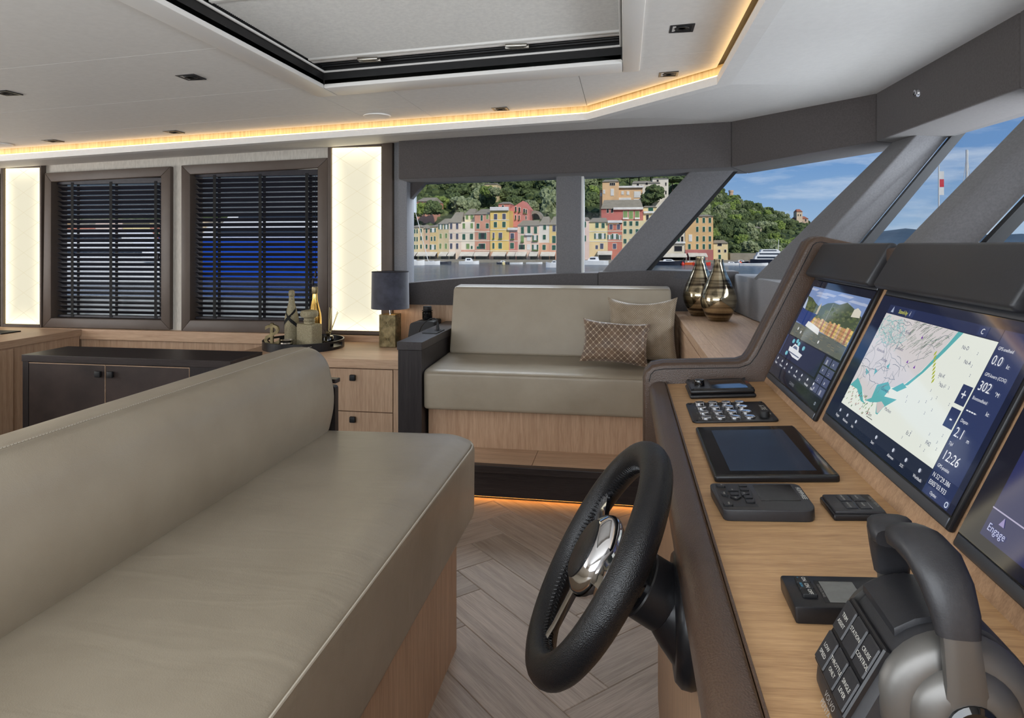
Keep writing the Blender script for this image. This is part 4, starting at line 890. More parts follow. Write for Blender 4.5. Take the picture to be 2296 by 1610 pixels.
def wander(a, b, n, step, col, w, ang):
    p = (a, b)
    for k in range(n):
        ang += rg.uniform(-.7, .7); q = (p[0] + step * math.cos(ang), p[1] + step * 1.6 * math.sin(ang))
        if not (0 < q[0] < .70 and .22 < q[1] < .99) or q[1] < .25 + max(0, q[0] - .33) * 1.9: break
        s.line(mp1(*p), mp1(*q), w, col); p = q
for k in range(46): wander(rg.random() * .6, .3 + .7 * rg.random(), 14, .022, rg.choice([C_(120, 130, 140), C_(140, 148, 156), C_(110, 118, 128)]), .0009, rg.random() * 6.3)
for k in range(110): wander(rg.random() * .3, .72 + .28 * rg.random(), 4, .014, rg.choice([C_(110, 176, 178), C_(130, 190, 186)]), .0009, rg.random() * 6.3)
for k in range(120):
    a, b = .30 + .36 * rg.random(), .70 + .29 * rg.random()
    if b > .25 + max(0, a - .33) * 1.9: s.line(mp1(a, b), mp1(a + .03, min(.995, b + .05)), .0007, rg.choice([C_(70, 104, 88), C_(96, 100, 92), C_(88, 120, 96)]))
for k in range(60):
    a, b = rg.random() * .33, .02 + .17 * rg.random(); s.line(mp1(a, b), mp1(a + .006, b + .02), .0016, rg.choice([C_(90, 150, 70), C_(70, 120, 70), C_(150, 60, 60), C_(60, 70, 90)]))
for k in range(24): s.line(mp1(.63 + .012 * (k % 8), .78 - .03 * (k % 8) - .01 * (k // 8)), mp1(.64 + .012 * (k % 8), .80 - .03 * (k % 8) - .01 * (k // 8)), .002, C_(170, 180, 60))
for k in range(70):
    a, b = .15 + .82 * rg.random(), .03 + .9 * rg.random()
    if b < .12 + max(0, a - .45) * 1.9 and not (.24 < a < .55 and b < .36): s.txt(rg.choice('223'), mp1(a, b)[0], mp1(a, b)[1], .006, C_(80, 90, 130))
for w_, a, b in (('Nz-D', .80, .88), ('Nz-A', .86, .78), ('Nz-K', .74, .62), ('Nz-I', .78, .55), ('Katwoude', .10, .62), ('Zuidoost', .28, .70), ('Broek', .30, .86), ('Uitdam', .20, .55), ('Marken', .46, .17), ('Gouwzee', .34, .31), ('Ez 2', .72, .10), ('FI42', .88, .12)): s.txt(w_, *mp1(a, b), .0085, C_(50, 56, 100))
for a, b in ((.47, .86), (.45, .62), (.53, .60)): s.poly([mp1(a - .008, b), mp1(a + .008, b), mp1(a, b + .03)], C_(110, 40, 160), .0183)
s.line(mp1(.33, .035), mp1(.40, .035), .001, C_(40, 40, 46)); s.txt('1.2km', *mp1(.32, .05), .009, C_(40, 40, 46))
for h0_, c_ in ((.176, '+'), (.141, '-')): s.rect(.988, 1.014, h0_, h0_ + .029, NAVY2, .0182); s.txt(c_, 1.001, h0_ + .007, .024, WH, .0186, 'CENTER')
s.txt('Stand-by', 1.322, .279, .011, C_(214, 214, 90)); s.poly([(1.356, .278), (1.345, .278), (1.3505, .290)], C_(170, 180, 205), .018); s.rect(1.26, 1.285, .2765, .2905, NAVY2, .0179); s.txt('i', 1.275, .279, .013)
s.rect(1.02, 1.045, .2765, .2905, NAVY2, .0179); s.txt('C', 1.037, .279, .012)
for w_, h_, z_ in (('GPS-snelheid', .264, .0068), ('0.0', .243, .0195), ('GPS-koers (COG)', .226, .0068), ('302', .205, .0195), ('Bootsnelheid', .191, .0068), ('----', .170, .0195), ('Diepte', .157, .0068), ('2.1', .136, .0195), ('Tijd', .123, .0068), ('12:26', .102, .0195), ('GPS-positie', .090, .0068), ('N 52\u00b029.386', .0755, .0092), ('E005\u00b003.933', .0645, .0092)): s.txt(w_, .979, h_, z_)
for w_, Yc_, h_ in (('kt', .943, .243), ('\u00b0M', .938, .205), ('kt', .935, .178), ('m', .945, .136)): s.txt(w_, Yc_, h_, .0085)
for w_, Yc_ in (('Engage', 1.368), ('Markeren', 1.328), ('Info', 1.282), ('Start', 1.185), ('Alarmen', 1.115), ('SOS', 1.068), ('Werkbalk', 1.022), ('Opties', .965)): s.txt(w_, Yc_, .0575 if Yc_ > .97 else .0535, .0066); (Yc_ > .97) and s.poly([(Yc_ - .010 + .0035 * math.cos(j * 1.047), .0705 + .0035 * math.sin(j * 1.047)) for j in range(6)], C_(200, 206, 220), .0182)
s.txt('o', .925, .052, .018, C_(210, 220, 240))
s.build('screen_image', 'screen_print', d2)
d3 = display('dark helm display cut off by the right picture edge', .36, .880, .022, .322)
s = Scr(); s.rect(.365, .875, .041, .307, C_(16, 18, 34), .01745); s.rect(.365, .84, .055, .30, C_(38, 44, 92), .0175); s.line((.84, .089), (.5, .089), .0016, C_(176, 170, 200)); s.txt('Engage', .832, .064, .0125, C_(190, 196, 236)); s.poly([(.818, .076), (.808, .076), (.813, .086)], C_(150, 140, 190), .018)
s.build('screen_image', 'screen_print', d3)

# ---- steering wheel
sw = thing('steering_wheel', 'black leather steering wheel with chrome hub and spokes', 'steering wheel', (-.038, .955, .855))
tw, yw = .535, .09; R_ = Matrix.Rotation(yw, 3, 'Z')
nv, uv, lv = R_ @ Vector((-math.cos(tw), 0, math.sin(tw))), R_ @ Vector((math.sin(tw), 0, math.cos(tw))), R_ @ Vector((0, -1, 0))
MW = Matrix(((lv.x, uv.x, nv.x, -.038), (lv.y, uv.y, nv.y, .957), (lv.z, uv.z, nv.z, .857), (0, 0, 0, 1)))
RW, rw = .157, .0222
rim = G().tube([(RW * math.cos(2 * math.pi * k / 72), RW * math.sin(2 * math.pi * k / 72), 0) for k in range(72)], rw, 20, Mx=MW, closed=True).build('rim', 'black_leather', sw, smooth=True)
g = G()
for k in range(130):
    a = 2 * math.pi * k / 130; r_ = RW - rw * .97
    for s2 in (1, -1): g.tube([(r_ * math.cos(a), r_ * math.sin(a), -.0), ((r_ - .0012) * math.cos(a + .012), (r_ - .0012) * math.sin(a + .012), .004 * s2), ((r_ + .0016) * math.cos(a + .022), (r_ + .0016) * math.sin(a + .022), .008 * s2)], .0011, 4, Mx=MW)
st = g.build('stitching', 'black_leather', rim); st['kind'] = 'stuff'
hub = G().lathe([(.030, -.022), (.052, -.016), (.060, -.004), (.060, .004), (.055, .014), (.045, .021), (.043, .022)], n=36, Mx=MW).build('hub', 'chrome', sw, smooth=True)
G().lathe([(.043, .020), (.0425, .0235), (.038, .026), (.0, .027)], n=32, Mx=MW).build('badge', 'black_leather', hub, smooth=True)
for a, w_ in ((math.radians(168), .042), (math.radians(12), .042), (math.radians(270), .018)):
    ca_, sa_ = math.cos(a), math.sin(a); pr = []
    for r_, ww, z_ in ((.045, w_ * 1.25, .004), (.085, w_, .001), (.118, w_ * .95, -.001), (.141, w_ * 1.25, 0)):
        pr.append([(r_ * ca_ - q * ww * sa_, r_ * sa_ + q * ww * ca_, z_ + zz) for q, zz in ((-.5, -.004), (.5, -.004), (.5, .003), (.2, .006), (-.2, .006), (-.5, .003))])
    G().loft(pr, Mx=MW).build('spoke', 'chrome', sw, smooth=True)
# column and boot
G().lathe([(.040, -.022), (.046, -.026), (.047, -.055), (.044, -.058)], n=32, Mx=MW).build('collar', 'charcoal_plastic', sw, smooth=True)
G().lathe([(.036, -.058), (.036, -.07)], n=28, Mx=MW).build('collar_gap', 'gloss_black', sw, smooth=True)
G().lathe([(.044, -.07), (.046, -.072), (.046, -.108), (.042, -.112)], n=32, Mx=MW).build('column', 'black_plastic', sw, smooth=True)
bx0 = .094; cB = Vector((bx0, .972, .775)); rings = []
for tt, rr in ((0, .040), (.15, .046), (.4, .054), (.7, .064), (.92, .072), (1, .074)):
    c0 = MW @ Vector((0, 0, -.106)); c = c0.lerp(Vector((bx0 - .012, .972, .772)), tt); n0 = (-nv).lerp(Vector((1, 0, 0)), tt).normalized(); a_ = Vector((0, 1, 0)); b_ = n0.cross(a_).normalized()
    rings.append([c + a_ * rr * math.cos(2 * math.pi * k / 32) + b_ * rr * math.sin(2 * math.pi * k / 32) for k in range(32)])
G().loft(rings).build('boot', 'gloss_black' if False else 'black_plastic', sw, smooth=True)
Mb = Matrix.Translation(cB) @ Matrix.Rotation(-math.pi / 2, 4, 'Y')
G().lathe([(.088, .0), (.090, .006), (.088, .018), (.080, .026), (.072, .027)], n=40, Mx=Mb).build('flange', 'black_plastic', sw, smooth=True)

# ---- instruments on the dash
def dtext(g, body, x, y, z, size, col, align='LEFT', along='y'):
    size *= MD.to_3x3().col[1].length; o = D(x, y, z); ex, ey = Vector((0, -1, 0)), (MD.to_3x3() @ Vector((1, 0, 0))); return g.text(body, o, ex, ey, size, col, align)
def dbox(g, x0, x1, y0, y1, z0, z1, bev=0., seg=2): return g.box(x0 - .121, x1 - .121, y0, y1, z0, z1, bev, seg, Mx=MD)
def dcyl(g, prof, x, y, n=20): return g.lathe(prof, (x - .121, y, 0), n, Mx=MD)
INK = C_(206, 204, 196)
# radio
t = thing('vhf_radio', 'black radio with round knob at the far end of the dash', 'radio', D(.247, 1.83))
dbox(G(), .166, .330, 1.765, 1.905, 0, .011, .006, 3).build('housing', 'black_plastic', t, smooth=True); dbox(G(), .168, .328, 1.767, 1.903, .011, .024, .006, 3).build('front', 'black_plastic', t, smooth=True)
dbox(G(), .224, .312, 1.774, 1.896, .0235, .0250).build('screen', 'gloss_black', t); dbox(G(), .172, .220, 1.785, 1.865, .0235, .0246).build('key_plate', 'grey_metal', t)
dcyl(G(), [(.013, .024), (.013, .036), (.012, .040), (.009, .042), (0, .042)], .196, 1.812).build('knob', 'gloss_black', t, smooth=True)
for x, y in ((.186, 1.846), (.194, 1.858), (.207, 1.862)): dcyl(G(), [(.005, .024), (.005, .027), (0, .0275)], x, y, 12).build('button', 'matt_black', t, smooth=True)
for x, y in ((.175, 1.774), (.322, 1.774), (.175, 1.896), (.322, 1.896)): dcyl(G(), [(.0035, .024), (.0035, .0255), (0, .0255)], x, y, 10).build('screw', 'matt_black', t)
g = G(); dtext(g, 'SIMRAD', .316, 1.858, .0249, .011, C_(170, 90, 60)); g.build('lettering', 'ink', t)['kind'] = 'stuff'
# switch panel
t = thing('switch_panel', 'black panel with sixteen round chrome push buttons', 'switch panel', D(.243, 1.62))
G().prism(rounded([(.150 - .121, 1.532), (.334 - .121, 1.532), (.334 - .121, 1.712), (.150 - .121, 1.712)], .014, 4), 2, 0, .004, .001, Mx=MD).build('plate', 'black_plastic', t, smooth=True)
b0 = None
for r_ in range(4):
    for c_ in range(4):
        x, y = .183 + c_ * .0313, 1.559 + r_ * .0468
        if b0 is None: b0 = dcyl(G(), [(.0118, .004), (.0118, .0075), (.0104, .0085), (.0098, .0078), (.0092, .0084), (0, .0086)], x, y, 20).build('button', 'chrome', t, smooth=True); x00, y00 = x, y
        else:
            c = b0.copy(); COL.objects.link(c); c.parent = t; c.location = D(x, y) - D(x00, y00)
dcyl(G(), [(.0105, .004), (.0105, .015), (.0095, .017), (0, .0172)], .310, 1.566, 20).build('knob', 'matt_black', t, smooth=True)
for x, y in ((.158, 1.542), (.326, 1.540), (.158, 1.702), (.326, 1.702)): dcyl(G(), [(.0042, .004), (.0042, .0055), (0, .006)], x, y, 10).build('screw', 'matt_black', t)
g = G(); dtext(g, 'X-TREME 55', .316, 1.672, .0042, .0165, INK)
for r_ in range(4):
    for c_, w_ in enumerate(('HORN', 'WIPER', 'LIGHT', 'PUMP')): dtext(g, w_, .166 + c_ * .0313, 1.570 + r_ * .0468, .0042, .0052, C_(140, 138, 134))
g.build('lettering', 'ink', t)['kind'] = 'stuff'
# tablet display
t = thing('tablet_display', 'flat black glass touch display lying in the middle of the dash', 'display', D(.25, 1.33))
G().prism(rounded([(.149 - .121, 1.157), (.347 - .121, 1.157), (.347 - .121, 1.465), (.149 - .121, 1.465)], .008, 3), 2, 0, .011, .0025, Mx=MD).build('housing', 'black_plastic', t, smooth=True)
dbox(G(), .1525, .3435, 1.162, 1.460, .0106, .0118, .0006, 1).build('glass', 'gloss_black', t); pm('dim_screen', srgb(34, 44, 58), srgb(26, 34, 46), .10, nscale=20, emit=srgb(40, 52, 70), estr=.35)
dbox(G(), .178, .317, 1.182, 1.432, .0117, .0121).build('screen', 'dim_screen', t)
# trim controller
MD0 = MD
def squash(y0, k, kz, dx=0.):
    return MD0 @ Matrix(((1, 0, 0, dx), (0, k, 0, y0 * (1 - k)), (0, 0, kz, 0), (0, 0, 0, 1)))
MD = squash(.995, .775, .80, -.006)
t = thing('trim_controller', 'charcoal controller with arrow keys and small screen', 'controller', D(.207, 1.07))
G().prism(rounded([(.148 - .121, 1.002), (.268 - .121, .998), (.276 - .121, 1.02), (.276 - .121, 1.13), (.268 - .121, 1.141), (.142 - .121, 1.143), (.141 - .121, 1.12)], .010, 3), 2, 0, .021, .004, 3, Mx=MD).build('housing', 'charcoal_plastic', t, smooth=True)
dbox(G(), .206, .262, 1.046, 1.130, .0200, .0216).build('screen', 'gloss_black', t); dbox(G(), .148, .199, 1.015, 1.134, .0205, .0213, .001, 1).build('key_plate', 'black_plastic', t)
def key(pts, z=.0238, m='black_plastic'): return G().prism([(x - .121, y) for x, y in rounded(pts, .002, 2)], 2, .0205, z, .0005, 1, Mx=MD).build('key', m, t)
def rk(x, y, w, h): return [(x - w, y - h), (x + w, y - h), (x + w, y + h), (x - w, y + h)]
for x, y in ((.157, 1.124), (.157, 1.026)): key(rk(x, y, .0065, .0075))
for y in (1.124, 1.103, 1.061, 1.040): key(rk(.190, y, .006, .007))
key(rk(.172, 1.077, .006, .007)); key([(.163, 1.092), (.181, 1.092), (.172, 1.106)]); key([(.163, 1.062), (.181, 1.062), (.172, 1.047)]); key([(.162, 1.066), (.162, 1.088), (.153, 1.083), (.153, 1.071)]); key([(.182, 1.066), (.182, 1.088), (.195, 1.077)])
g = G(); dtext(g, 'HUMPHREE', .2665, 1.116, .0215, .0125, C_(214, 216, 210))
for w_, x, y in (('ON', .157, 1.129), ('UP', .170, 1.100), ('DN', .170, 1.058), ('PORT', .156, 1.083), ('STB', .185, 1.082), ('MENU', .157, 1.032)): dtext(g, w_, x, y, .0242, .0045, INK)
g.build('lettering', 'ink', t)['kind'] = 'stuff'
# engine start keypad
MD = squash(1.003, .62, .95)
t = thing('engine_keypad', 'square charcoal engine keypad with start and stop keys', 'keypad', D(.326, 1.06))
dbox(G(), .291, .364, 1.003, 1.115, 0, .010, .003, 2).build('housing', 'black_plastic', t, smooth=True); dbox(G(), .294, .361, 1.007, 1.111, .009, .0145, .003, 2).build('face', 'charcoal_plastic', t, smooth=True)
for x in (.319, .338):
    for y in (1.082, 1.037): dbox(G(), x - .0075, x + .0075, y - .018, y + .018, .0140, .0165, .001, 1).build('key', 'charcoal_plastic', t); dbox(G(), x + .0076, x + .0088, y - .018, y + .018, .0144, .0150).build('key_line', 'gloss_black', t)
g = G(); dtext(g, 'VOLVO PENTA', .3545, 1.094, .0147, .0095, C_(160, 158, 152))
for y in (1.097, 1.052): dtext(g, 'START STOP', .3165, y, .0167, .0058, INK); dtext(g, 'ON/OFF', .3360, y - .003, .0167, .0058, INK)
g.build('lettering', 'ink', t)['kind'] = 'stuff'
# thruster panel
MD = squash(.738, .62, .95)
t = thing('thruster_panel', 'black control panel with on and off keys beside the throttle', 'control panel', D(.255, .79))
G().prism([(.1765 - .121, .737), (.330 - .121, .737), (.330 - .121, .846), (.1765 - .121, .846)], 2, 0, .020, .003, 2, Mx=MD).build('housing', 'black_plastic', t, smooth=True)
dbox(G(), .209, .250, .751, .826, .0196, .0203).build('screen_well', 'matt_black', t); pm('grey_lcd', srgb(112, 112, 108), srgb(104, 104, 100), .25, nscale=60)
dbox(G(), .214, .249, .751, .822, .0200, .0206).build('screen', 'grey_lcd', t)
for y in (.818, .796, .774): dbox(G(), .1895, .2045, y - .0095, y + .0095, .0195, .0245, .0012, 1).build('key', 'matt_black', t)
g = G(); dtext(g, 'ON', .196, .8245, .0247, .010, C_(230, 228, 220)); dtext(g, 'ON', .196, .8025, .0247, .010, C_(230, 228, 220)); dtext(g, 'OFF', .196, .7815, .0247, .010, C_(230, 228, 220)); dtext(g, '*', .190, .824, .0247, .007, C_(90, 180, 220)); dtext(g, 'BOW', .1912, .8035, .0247, .006, C_(90, 180, 220)); dtext(g, 'CONTROL PANEL', .2105, .812, .0206, .0056, C_(150, 148, 144)); dtext(g, '-', .285, .815, .0204, .012, INK); dtext(g, 'Q', .296, .812, .0204, .008, INK)
g.build('lettering', 'ink', t)['kind'] = 'stuff'

# ---- engine throttle
MD = MD0
th_ = thing('engine_throttle', 'twin lever engine throttle with keypad in the lower right corner', 'throttle', D(.25, .62))
body = rounded([(.170, .9045), (.170, .918), (.196, .966), (.216, .993), (.245, 1.004), (.276, .997), (.302, .974), (.330, .938), (.338, .9145)], [.004, .006, .02, .02, .03, .03, .02, .01, .004], 3)
sh = G().loft([[(.25 + (x - .25) * k, y, .906 + (z - .906) * k2) for x, z in body] for y, k, k2 in ((.560, .90, .93), (.566, .97, .985), (.575, 1, 1), (.60, 1.0, 1.0), (.625, 1, 1), (.640, .99, .99), (.650, .95, .95), (.656, .86, .88))]).build('housing', 'soft_black', th_, smooth=True)
G().prism(rounded([(.1760, .9035), (.336, .9145), (.336, .9175), (.1760, .9075)], .001, 1), 1, .562, .646, .001, 1).build('base_plate', 'charcoal_plastic', th_)
# curved cover on the crown
cv = [(.2125, .9930), (.228, 1.0020), (.246, 1.0065), (.264, 1.0035), (.282, .9955), (.300, .9800), (.316, .9610)]
G().loft([[(x, y, z + dz) for x, z in cv] + [(x, y, z - .006) for x, z in reversed(cv)] for y, dz in ((.577, -.003), (.578, .0002), (.600, .0006), (.630, .0006), (.6475, .0002), (.6485, -.003))]).build('crown_cover', 'soft_black', th_, smooth=True)
# keypad on the aft slope
s0, s1 = Vector((.1725, 0, .9235)), Vector((.2065, 0, .9865)); sd = (s1 - s0).normalized(); sn = Vector((-sd.z, 0, sd.x))
MK = Matrix(((0, sd.x, sn.x, s0.x), (-1, 0, 0, 0), (0, sd.z, sn.z, s0.z), (0, 0, 0, 1)))
G().box(-.646, -.566, -.001, .066, -.004, .0025, .0015, 1, Mx=MK).build('keypad', 'black_plastic', th_)
g = G()
for r_, row in enumerate((('LOW|SPEED', 'THROTTLE|ONLY', 'SINGLE|LEVER'), ('TRIM|ASSIST', 'STATION', 'CRUISE|CONTROL'))):
    for c_, w_ in enumerate(row):
        x0 = -.6445 + c_ * .0263; y0 = .002 + r_ * .032
        G().box(x0, x0 + .0242, y0, y0 + .0285, .002, .0045, .0012, 1, Mx=MK).build('key', 'charcoal_plastic', th_)
        for q, ln in enumerate(w_.split('|')): g.text(ln, MK @ Vector((x0 + .0121, y0 + .0150 - q * .0070, .0047)), MK.to_3x3() @ Vector((1, 0, 0)), MK.to_3x3() @ Vector((0, 1, 0)), .0053, INK, 'CENTER')
for q, ln in enumerate(('VOLVO', 'PENTA')): g.text(ln, MK @ Vector((-.590, -.0065 - q * .007, .0034)), MK.to_3x3() @ Vector((1, 0, 0)), MK.to_3x3() @ Vector((0, 1, 0)), .0070, C_(150, 146, 140), 'CENTER')
g.build('lettering', 'ink', th_)['kind'] = 'stuff'
# end shells, hub and pivot facing the camera (axis across the boat)
def ylathe(prof, c, n=36): return G().lathe(prof, n=n, Mx=Matrix.Translation(c) @ Matrix.Rotation(math.pi / 2, 4, 'X'))
PV = (.252, .562, .945)
ylathe([(.058, -.004), (.0565, .004), (.050, .010), (.040, .013)], PV).build('end_shell', 'silver_paint', th_, smooth=True)
ylathe([(.040, .008), (.039, .014), (.034, .020), (.024, .024), (.019, .0245)], PV).build('pivot_hub', 'silver_paint', th_, smooth=True)
ylathe([(.019, .022), (.0185, .0265), (.015, .029), (.0145, .0275), (0, .0285)], PV, 28).build('pivot_button', 'gloss_black', th_, smooth=True)
ylathe([(.058, .004), (.0565, -.004), (.050, -.010)], (.252, .654, .945)).build('end_shell', 'silver_paint', th_, smooth=True)
def sect(p, d, w, t_, n=14):
    d = Vector(d).normalized(); a = Vector((1, 0, 0)); b_ = d.cross(a).normalized()
    return [Vector(p) + a * w / 2 * math.copysign(abs(math.cos(k)) ** .7, math.cos(k)) + b_ * t_ / 2 * math.copysign(abs(math.sin(k)) ** .7, math.sin(k)) for k in [2 * math.pi * j / n for j in range(n)]]
def lever(s2, yc, dz):
    my = lambda y: yc + s2 * y * .82
    arm = [((.250, my(0), .945 + dz), (0, 0, 1), .036, .012), ((.248, my(.001), .975 + dz), (0, 0, 1), .029, .012), ((.245, my(.001), 1.005 + dz), (0, 0, 1), .027, .012), ((.243, my(-.001), 1.022 + dz), (0, -s2 * .2, 1), .027, .013)]
    G().loft([sect(*a) for a in arm]).build('lever_arm', 'silver_paint', th_, smooth=True)
    grip = [((.2435, my(.000), 1.010 + dz), (0, -s2 * .1, 1), .030, .0155), ((.242, my(-.002), 1.026 + dz), (0, -s2 * .3, 1), .034, .018), ((.239, my(-.010), 1.044 + dz), (0, -s2 * .8, 1), .037, .021), ((.235, my(-.024), 1.058 + dz), (0, -s2 * 1.5, .8), .039, .023), ((.230, my(-.042), 1.064 + dz), (0, -s2, .15), .038, .023), ((.227, my(-.056), 1.063 + dz), (0, -s2, -.15), .035, .022), ((.226, my(-.064), 1.061 + dz), (0, -s2, -.25), .028, .017)]
    G().loft([sect(*a) for a in grip]).build('grip', 'soft_black', th_, smooth=True)
lever(-1, .543, 0.); lever(1, .668, -.012)

# ================================================================ outside: foredeck, harbour, hill
WZ = -3.55
struct(G().prism([(1.4, -.6), (1.4, 4.5), (3.2, 4.2), (5.6, 2.9), (6.6, 2.0), (5.6, 1.1), (3.2, -.2)], 2, .70, .98, .03).build('foredeck', 'white_boat'), 'white foredeck ahead of the windscreen')
struct(G().quad((-900, 6, WZ), (2600, 6, WZ), (2600, 5500, WZ), (-900, 5500, WZ)).build('harbour_water', 'water', org=(0, 0, 0)), 'rippled harbour water')
# ---- wooded hillside
SKY = [(-200, 370), (560, 352), (800, 356), (1300, 372), (1470, 388), (1545, 404), (1600, 426), (1642, 443), (1681, 458), (1720, 476), (1760, 490), (1783, 494), (1815, 499), (1850, 517), (1900, 545), (1960, 566), (2010, 580)]
def interp(tab, x):
    for (a, va), (b, vb) in zip(tab, tab[1:]):
        if x <= b: return va + (vb - va) * max(0, (x - a)) / (b - a)
    return tab[-1][1]
def yr(u): return 330 if u < 1450 else 330 + (min(u, 1800) - 1450) * .25
def hill(u, t):
    Yd = 190 + (yr(u) - 190) * t; top = at(u, interp(SKY, u), yr(u)).z; p = at(u, 548, Yd)
    z = -2.6 + (top + 2.6) * (t ** (.80 if u < 1560 else .95)); z += noise.noise(Vector((p.x * .03, Yd * .03, 1))) * 2.2 * min(1, t * 4) * (1 - t * .6)
    return Vector((p.x, Yd, z))
g = G(); us = list(range(-160, 2012, 14)); NT = 26
vs = [hill(u, k / NT) for u in us for k in range(NT + 1)] ; nn_ = NT + 2; vs = []
for u in us:
    for k in range(NT + 1): vs.append(hill(u, k / NT))
    e_ = hill(u, 1); vs.append(Vector((e_.x, e_.y + 60, e_.z - 25)))
fs = [(i * nn_ + k, (i + 1) * nn_ + k, (i + 1) * nn_ + k + 1, i * nn_ + k + 1) for i in range(len(us) - 1) for k in range(nn_ - 1)]
pm('hill_green', srgb(74, 84, 48), srgb(44, 56, 34), .9, nscale=.35, detail=9, lo=.38, hi=.62, spec=.1)
HILL = struct(g.add(vs, fs).build('hillside', 'hill_green', smooth=True, org=(0, 0, 0)), 'steep wooded hillside behind the harbour houses')
leafs = [pm('leaf_dark', srgb(102, 114, 72), srgb(54, 66, 42), .85, nscale=4., detail=6, lo=.4, hi=.6, rnd=.22, spec=.15), pm('leaf_olive', srgb(148, 154, 116), srgb(92, 102, 72), .85, nscale=4., detail=6, lo=.4, hi=.6, rnd=.18, spec=.15), pm('leaf_bright', srgb(136, 150, 78), srgb(82, 102, 50), .85, nscale=4., detail=6, lo=.4, hi=.6, rnd=.18, spec=.15)]
pm('bark', srgb(92, 76, 60), srgb(66, 54, 44), .9, nscale=6)
def blob(g, c, r, seed, sub=2, flat=1.):
    bm = bmesh.new(); bmesh.ops.create_icosphere(bm, subdivisions=sub, radius=1)
    vs = []
    for v in bm.verts:
        k = 1 + .30 * noise.noise(v.co * 1.7 + Vector((seed, 0, 0))) + .22 * noise.noise(v.co * 4.5 + Vector((0, seed, 0))) + (.22 * noise.noise(v.co * 11 + Vector((0, 0, seed))) if sub > 2 else 0); vs.append(Vector(c) + Vector((v.co.x, v.co.y, v.co.z * flat)) * r * k)
    fs = [tuple(v.index for v in f.verts) for f in bm.faces]; bm.free(); g.add(vs, fs)
rt_ = random.Random(11)
def crown(kind, seed):
    g = G(); r2 = random.Random(seed)
    if kind == 'pine':
        for k in range(5): a = k * 1.26; blob(g, (.55 * math.cos(a), .55 * math.sin(a), 1.55 + .12 * r2.random()), .55, seed + k, 3, .45)
    else:
        blob(g, (0, 0, .75), .72, seed, 4)
        for k in range(9): a = k * .7 + r2.random(); blob(g, (.58 * math.cos(a), .58 * math.sin(a), .4 + .85 * r2.random()), .26 + .18 * r2.random(), seed + k, 3)
    return g
protos = []
for kind, seed in (('round', 1), ('round', 5), ('round', 9), ('pine', 3)):
    for li in range(3):
        if kind == 'pine' and li != 0: continue
        me = bpy.data.meshes.new('crown'); gg = crown(kind, seed); me.from_pydata([Vector(v) for v in gg.v], [], gg.f); me.materials.append(leafs[li]); [setattr(p, 'use_smooth', False) for p in me.polygons]; protos.append((kind, li, me))
trunk_g = G().tube([(0, 0, -.2), (.02, 0, .6), (0, .02, 1.5)], [.07, .055, .04], 6); trunk_me = bpy.data.meshes.new('trunk'); trunk_me.from_pydata([Vector(v) for v in trunk_g.v], [], trunk_g.f); trunk_me.materials.append(M['bark'])
TLAB = {('round', 0): ('dark_tree', 'dark evergreen oak among the trees on the harbour hillside', 'dark green oaks on the hillside'), ('round', 1): ('olive_tree', 'grey-green olive tree among the trees on the harbour hillside', 'grey-green olives on the hillside'), ('round', 2): ('bright_tree', 'bright green leafy tree among the trees on the harbour hillside', 'bright green trees on the hillside')}
def tree(p, r, kind=None, li=None, named=None):
    c = [q for q in protos if (kind is None and q[0] == 'round' or q[0] == kind) and (li is None or q[1] == li)]; k, l_, me = rt_.choice(c)
    nm, lab, grp = named or TLAB[(k, l_)]; o = bpy.data.objects.new(nm, me); COL.objects.link(o); o.location = p; o.scale = (r * rt_.uniform(.9, 1.15), r, r * rt_.uniform(.85, 1.1)); o.rotation_euler = (0, 0, rt_.random() * 6.3); tag(o, lab, 'tree', grp); return o
KEEP = [(1340, 1400, 395, 480), (1410, 1500, 385, 470), (920, 968, 432, 490), (1085, 1120, 396, 432), (1775, 1825, 455, 515)]
n_t = 0; k = 0; spots = []
while n_t < 235 and k < 9000:
    k += 1; u = rt_.uniform(905, 1845); t = rt_.random() ** .75; p = hill(u, t); d = (p - EYE).dot(FW); v = 548 - (p.z - EYE.z) / d * 1500
    if 1247 < u < 1305 and rt_.random() < .7: continue
    if any(a - 8 < u < b + 8 and c - 4 < v < e2 + 22 for a, b, c, e2 in KEEP): continue
    if u < 1590 and v > 500: continue
    right = u > 1600; r = rt_.uniform(1.7, 3.0) if right else rt_.uniform(2.6, 5.2)
    if any((p - q).length < .92 * (r + r2) for q, r2 in spots): continue
    spots.append((p, r)); tree(p + Vector((0, 0, -.3 * r)), r, None, rt_.choices((0, 1, 2), (5, 3, 2.2))[0]); n_t += 1
# low scrub between the trees: nobody could count it
g = G(); k = 0
while k < 1500:
    u = rt_.uniform(905, 1860); t = rt_.random() ** .8; p = hill(u, t); r = rt_.uniform(.7, 1.6) if u > 1600 else rt_.uniform(1.0, 2.3); blob(g, p + Vector((0, 0, .2)), r, rt_.random() * 50, 1, .8); k += 1
pm('scrub', srgb(112, 122, 76), srgb(58, 72, 46), .9, nscale=.5, detail=8, lo=.36, hi=.62, spec=.1)
o = g.build('scrub', 'scrub', HILL); o['kind'] = 'stuff'

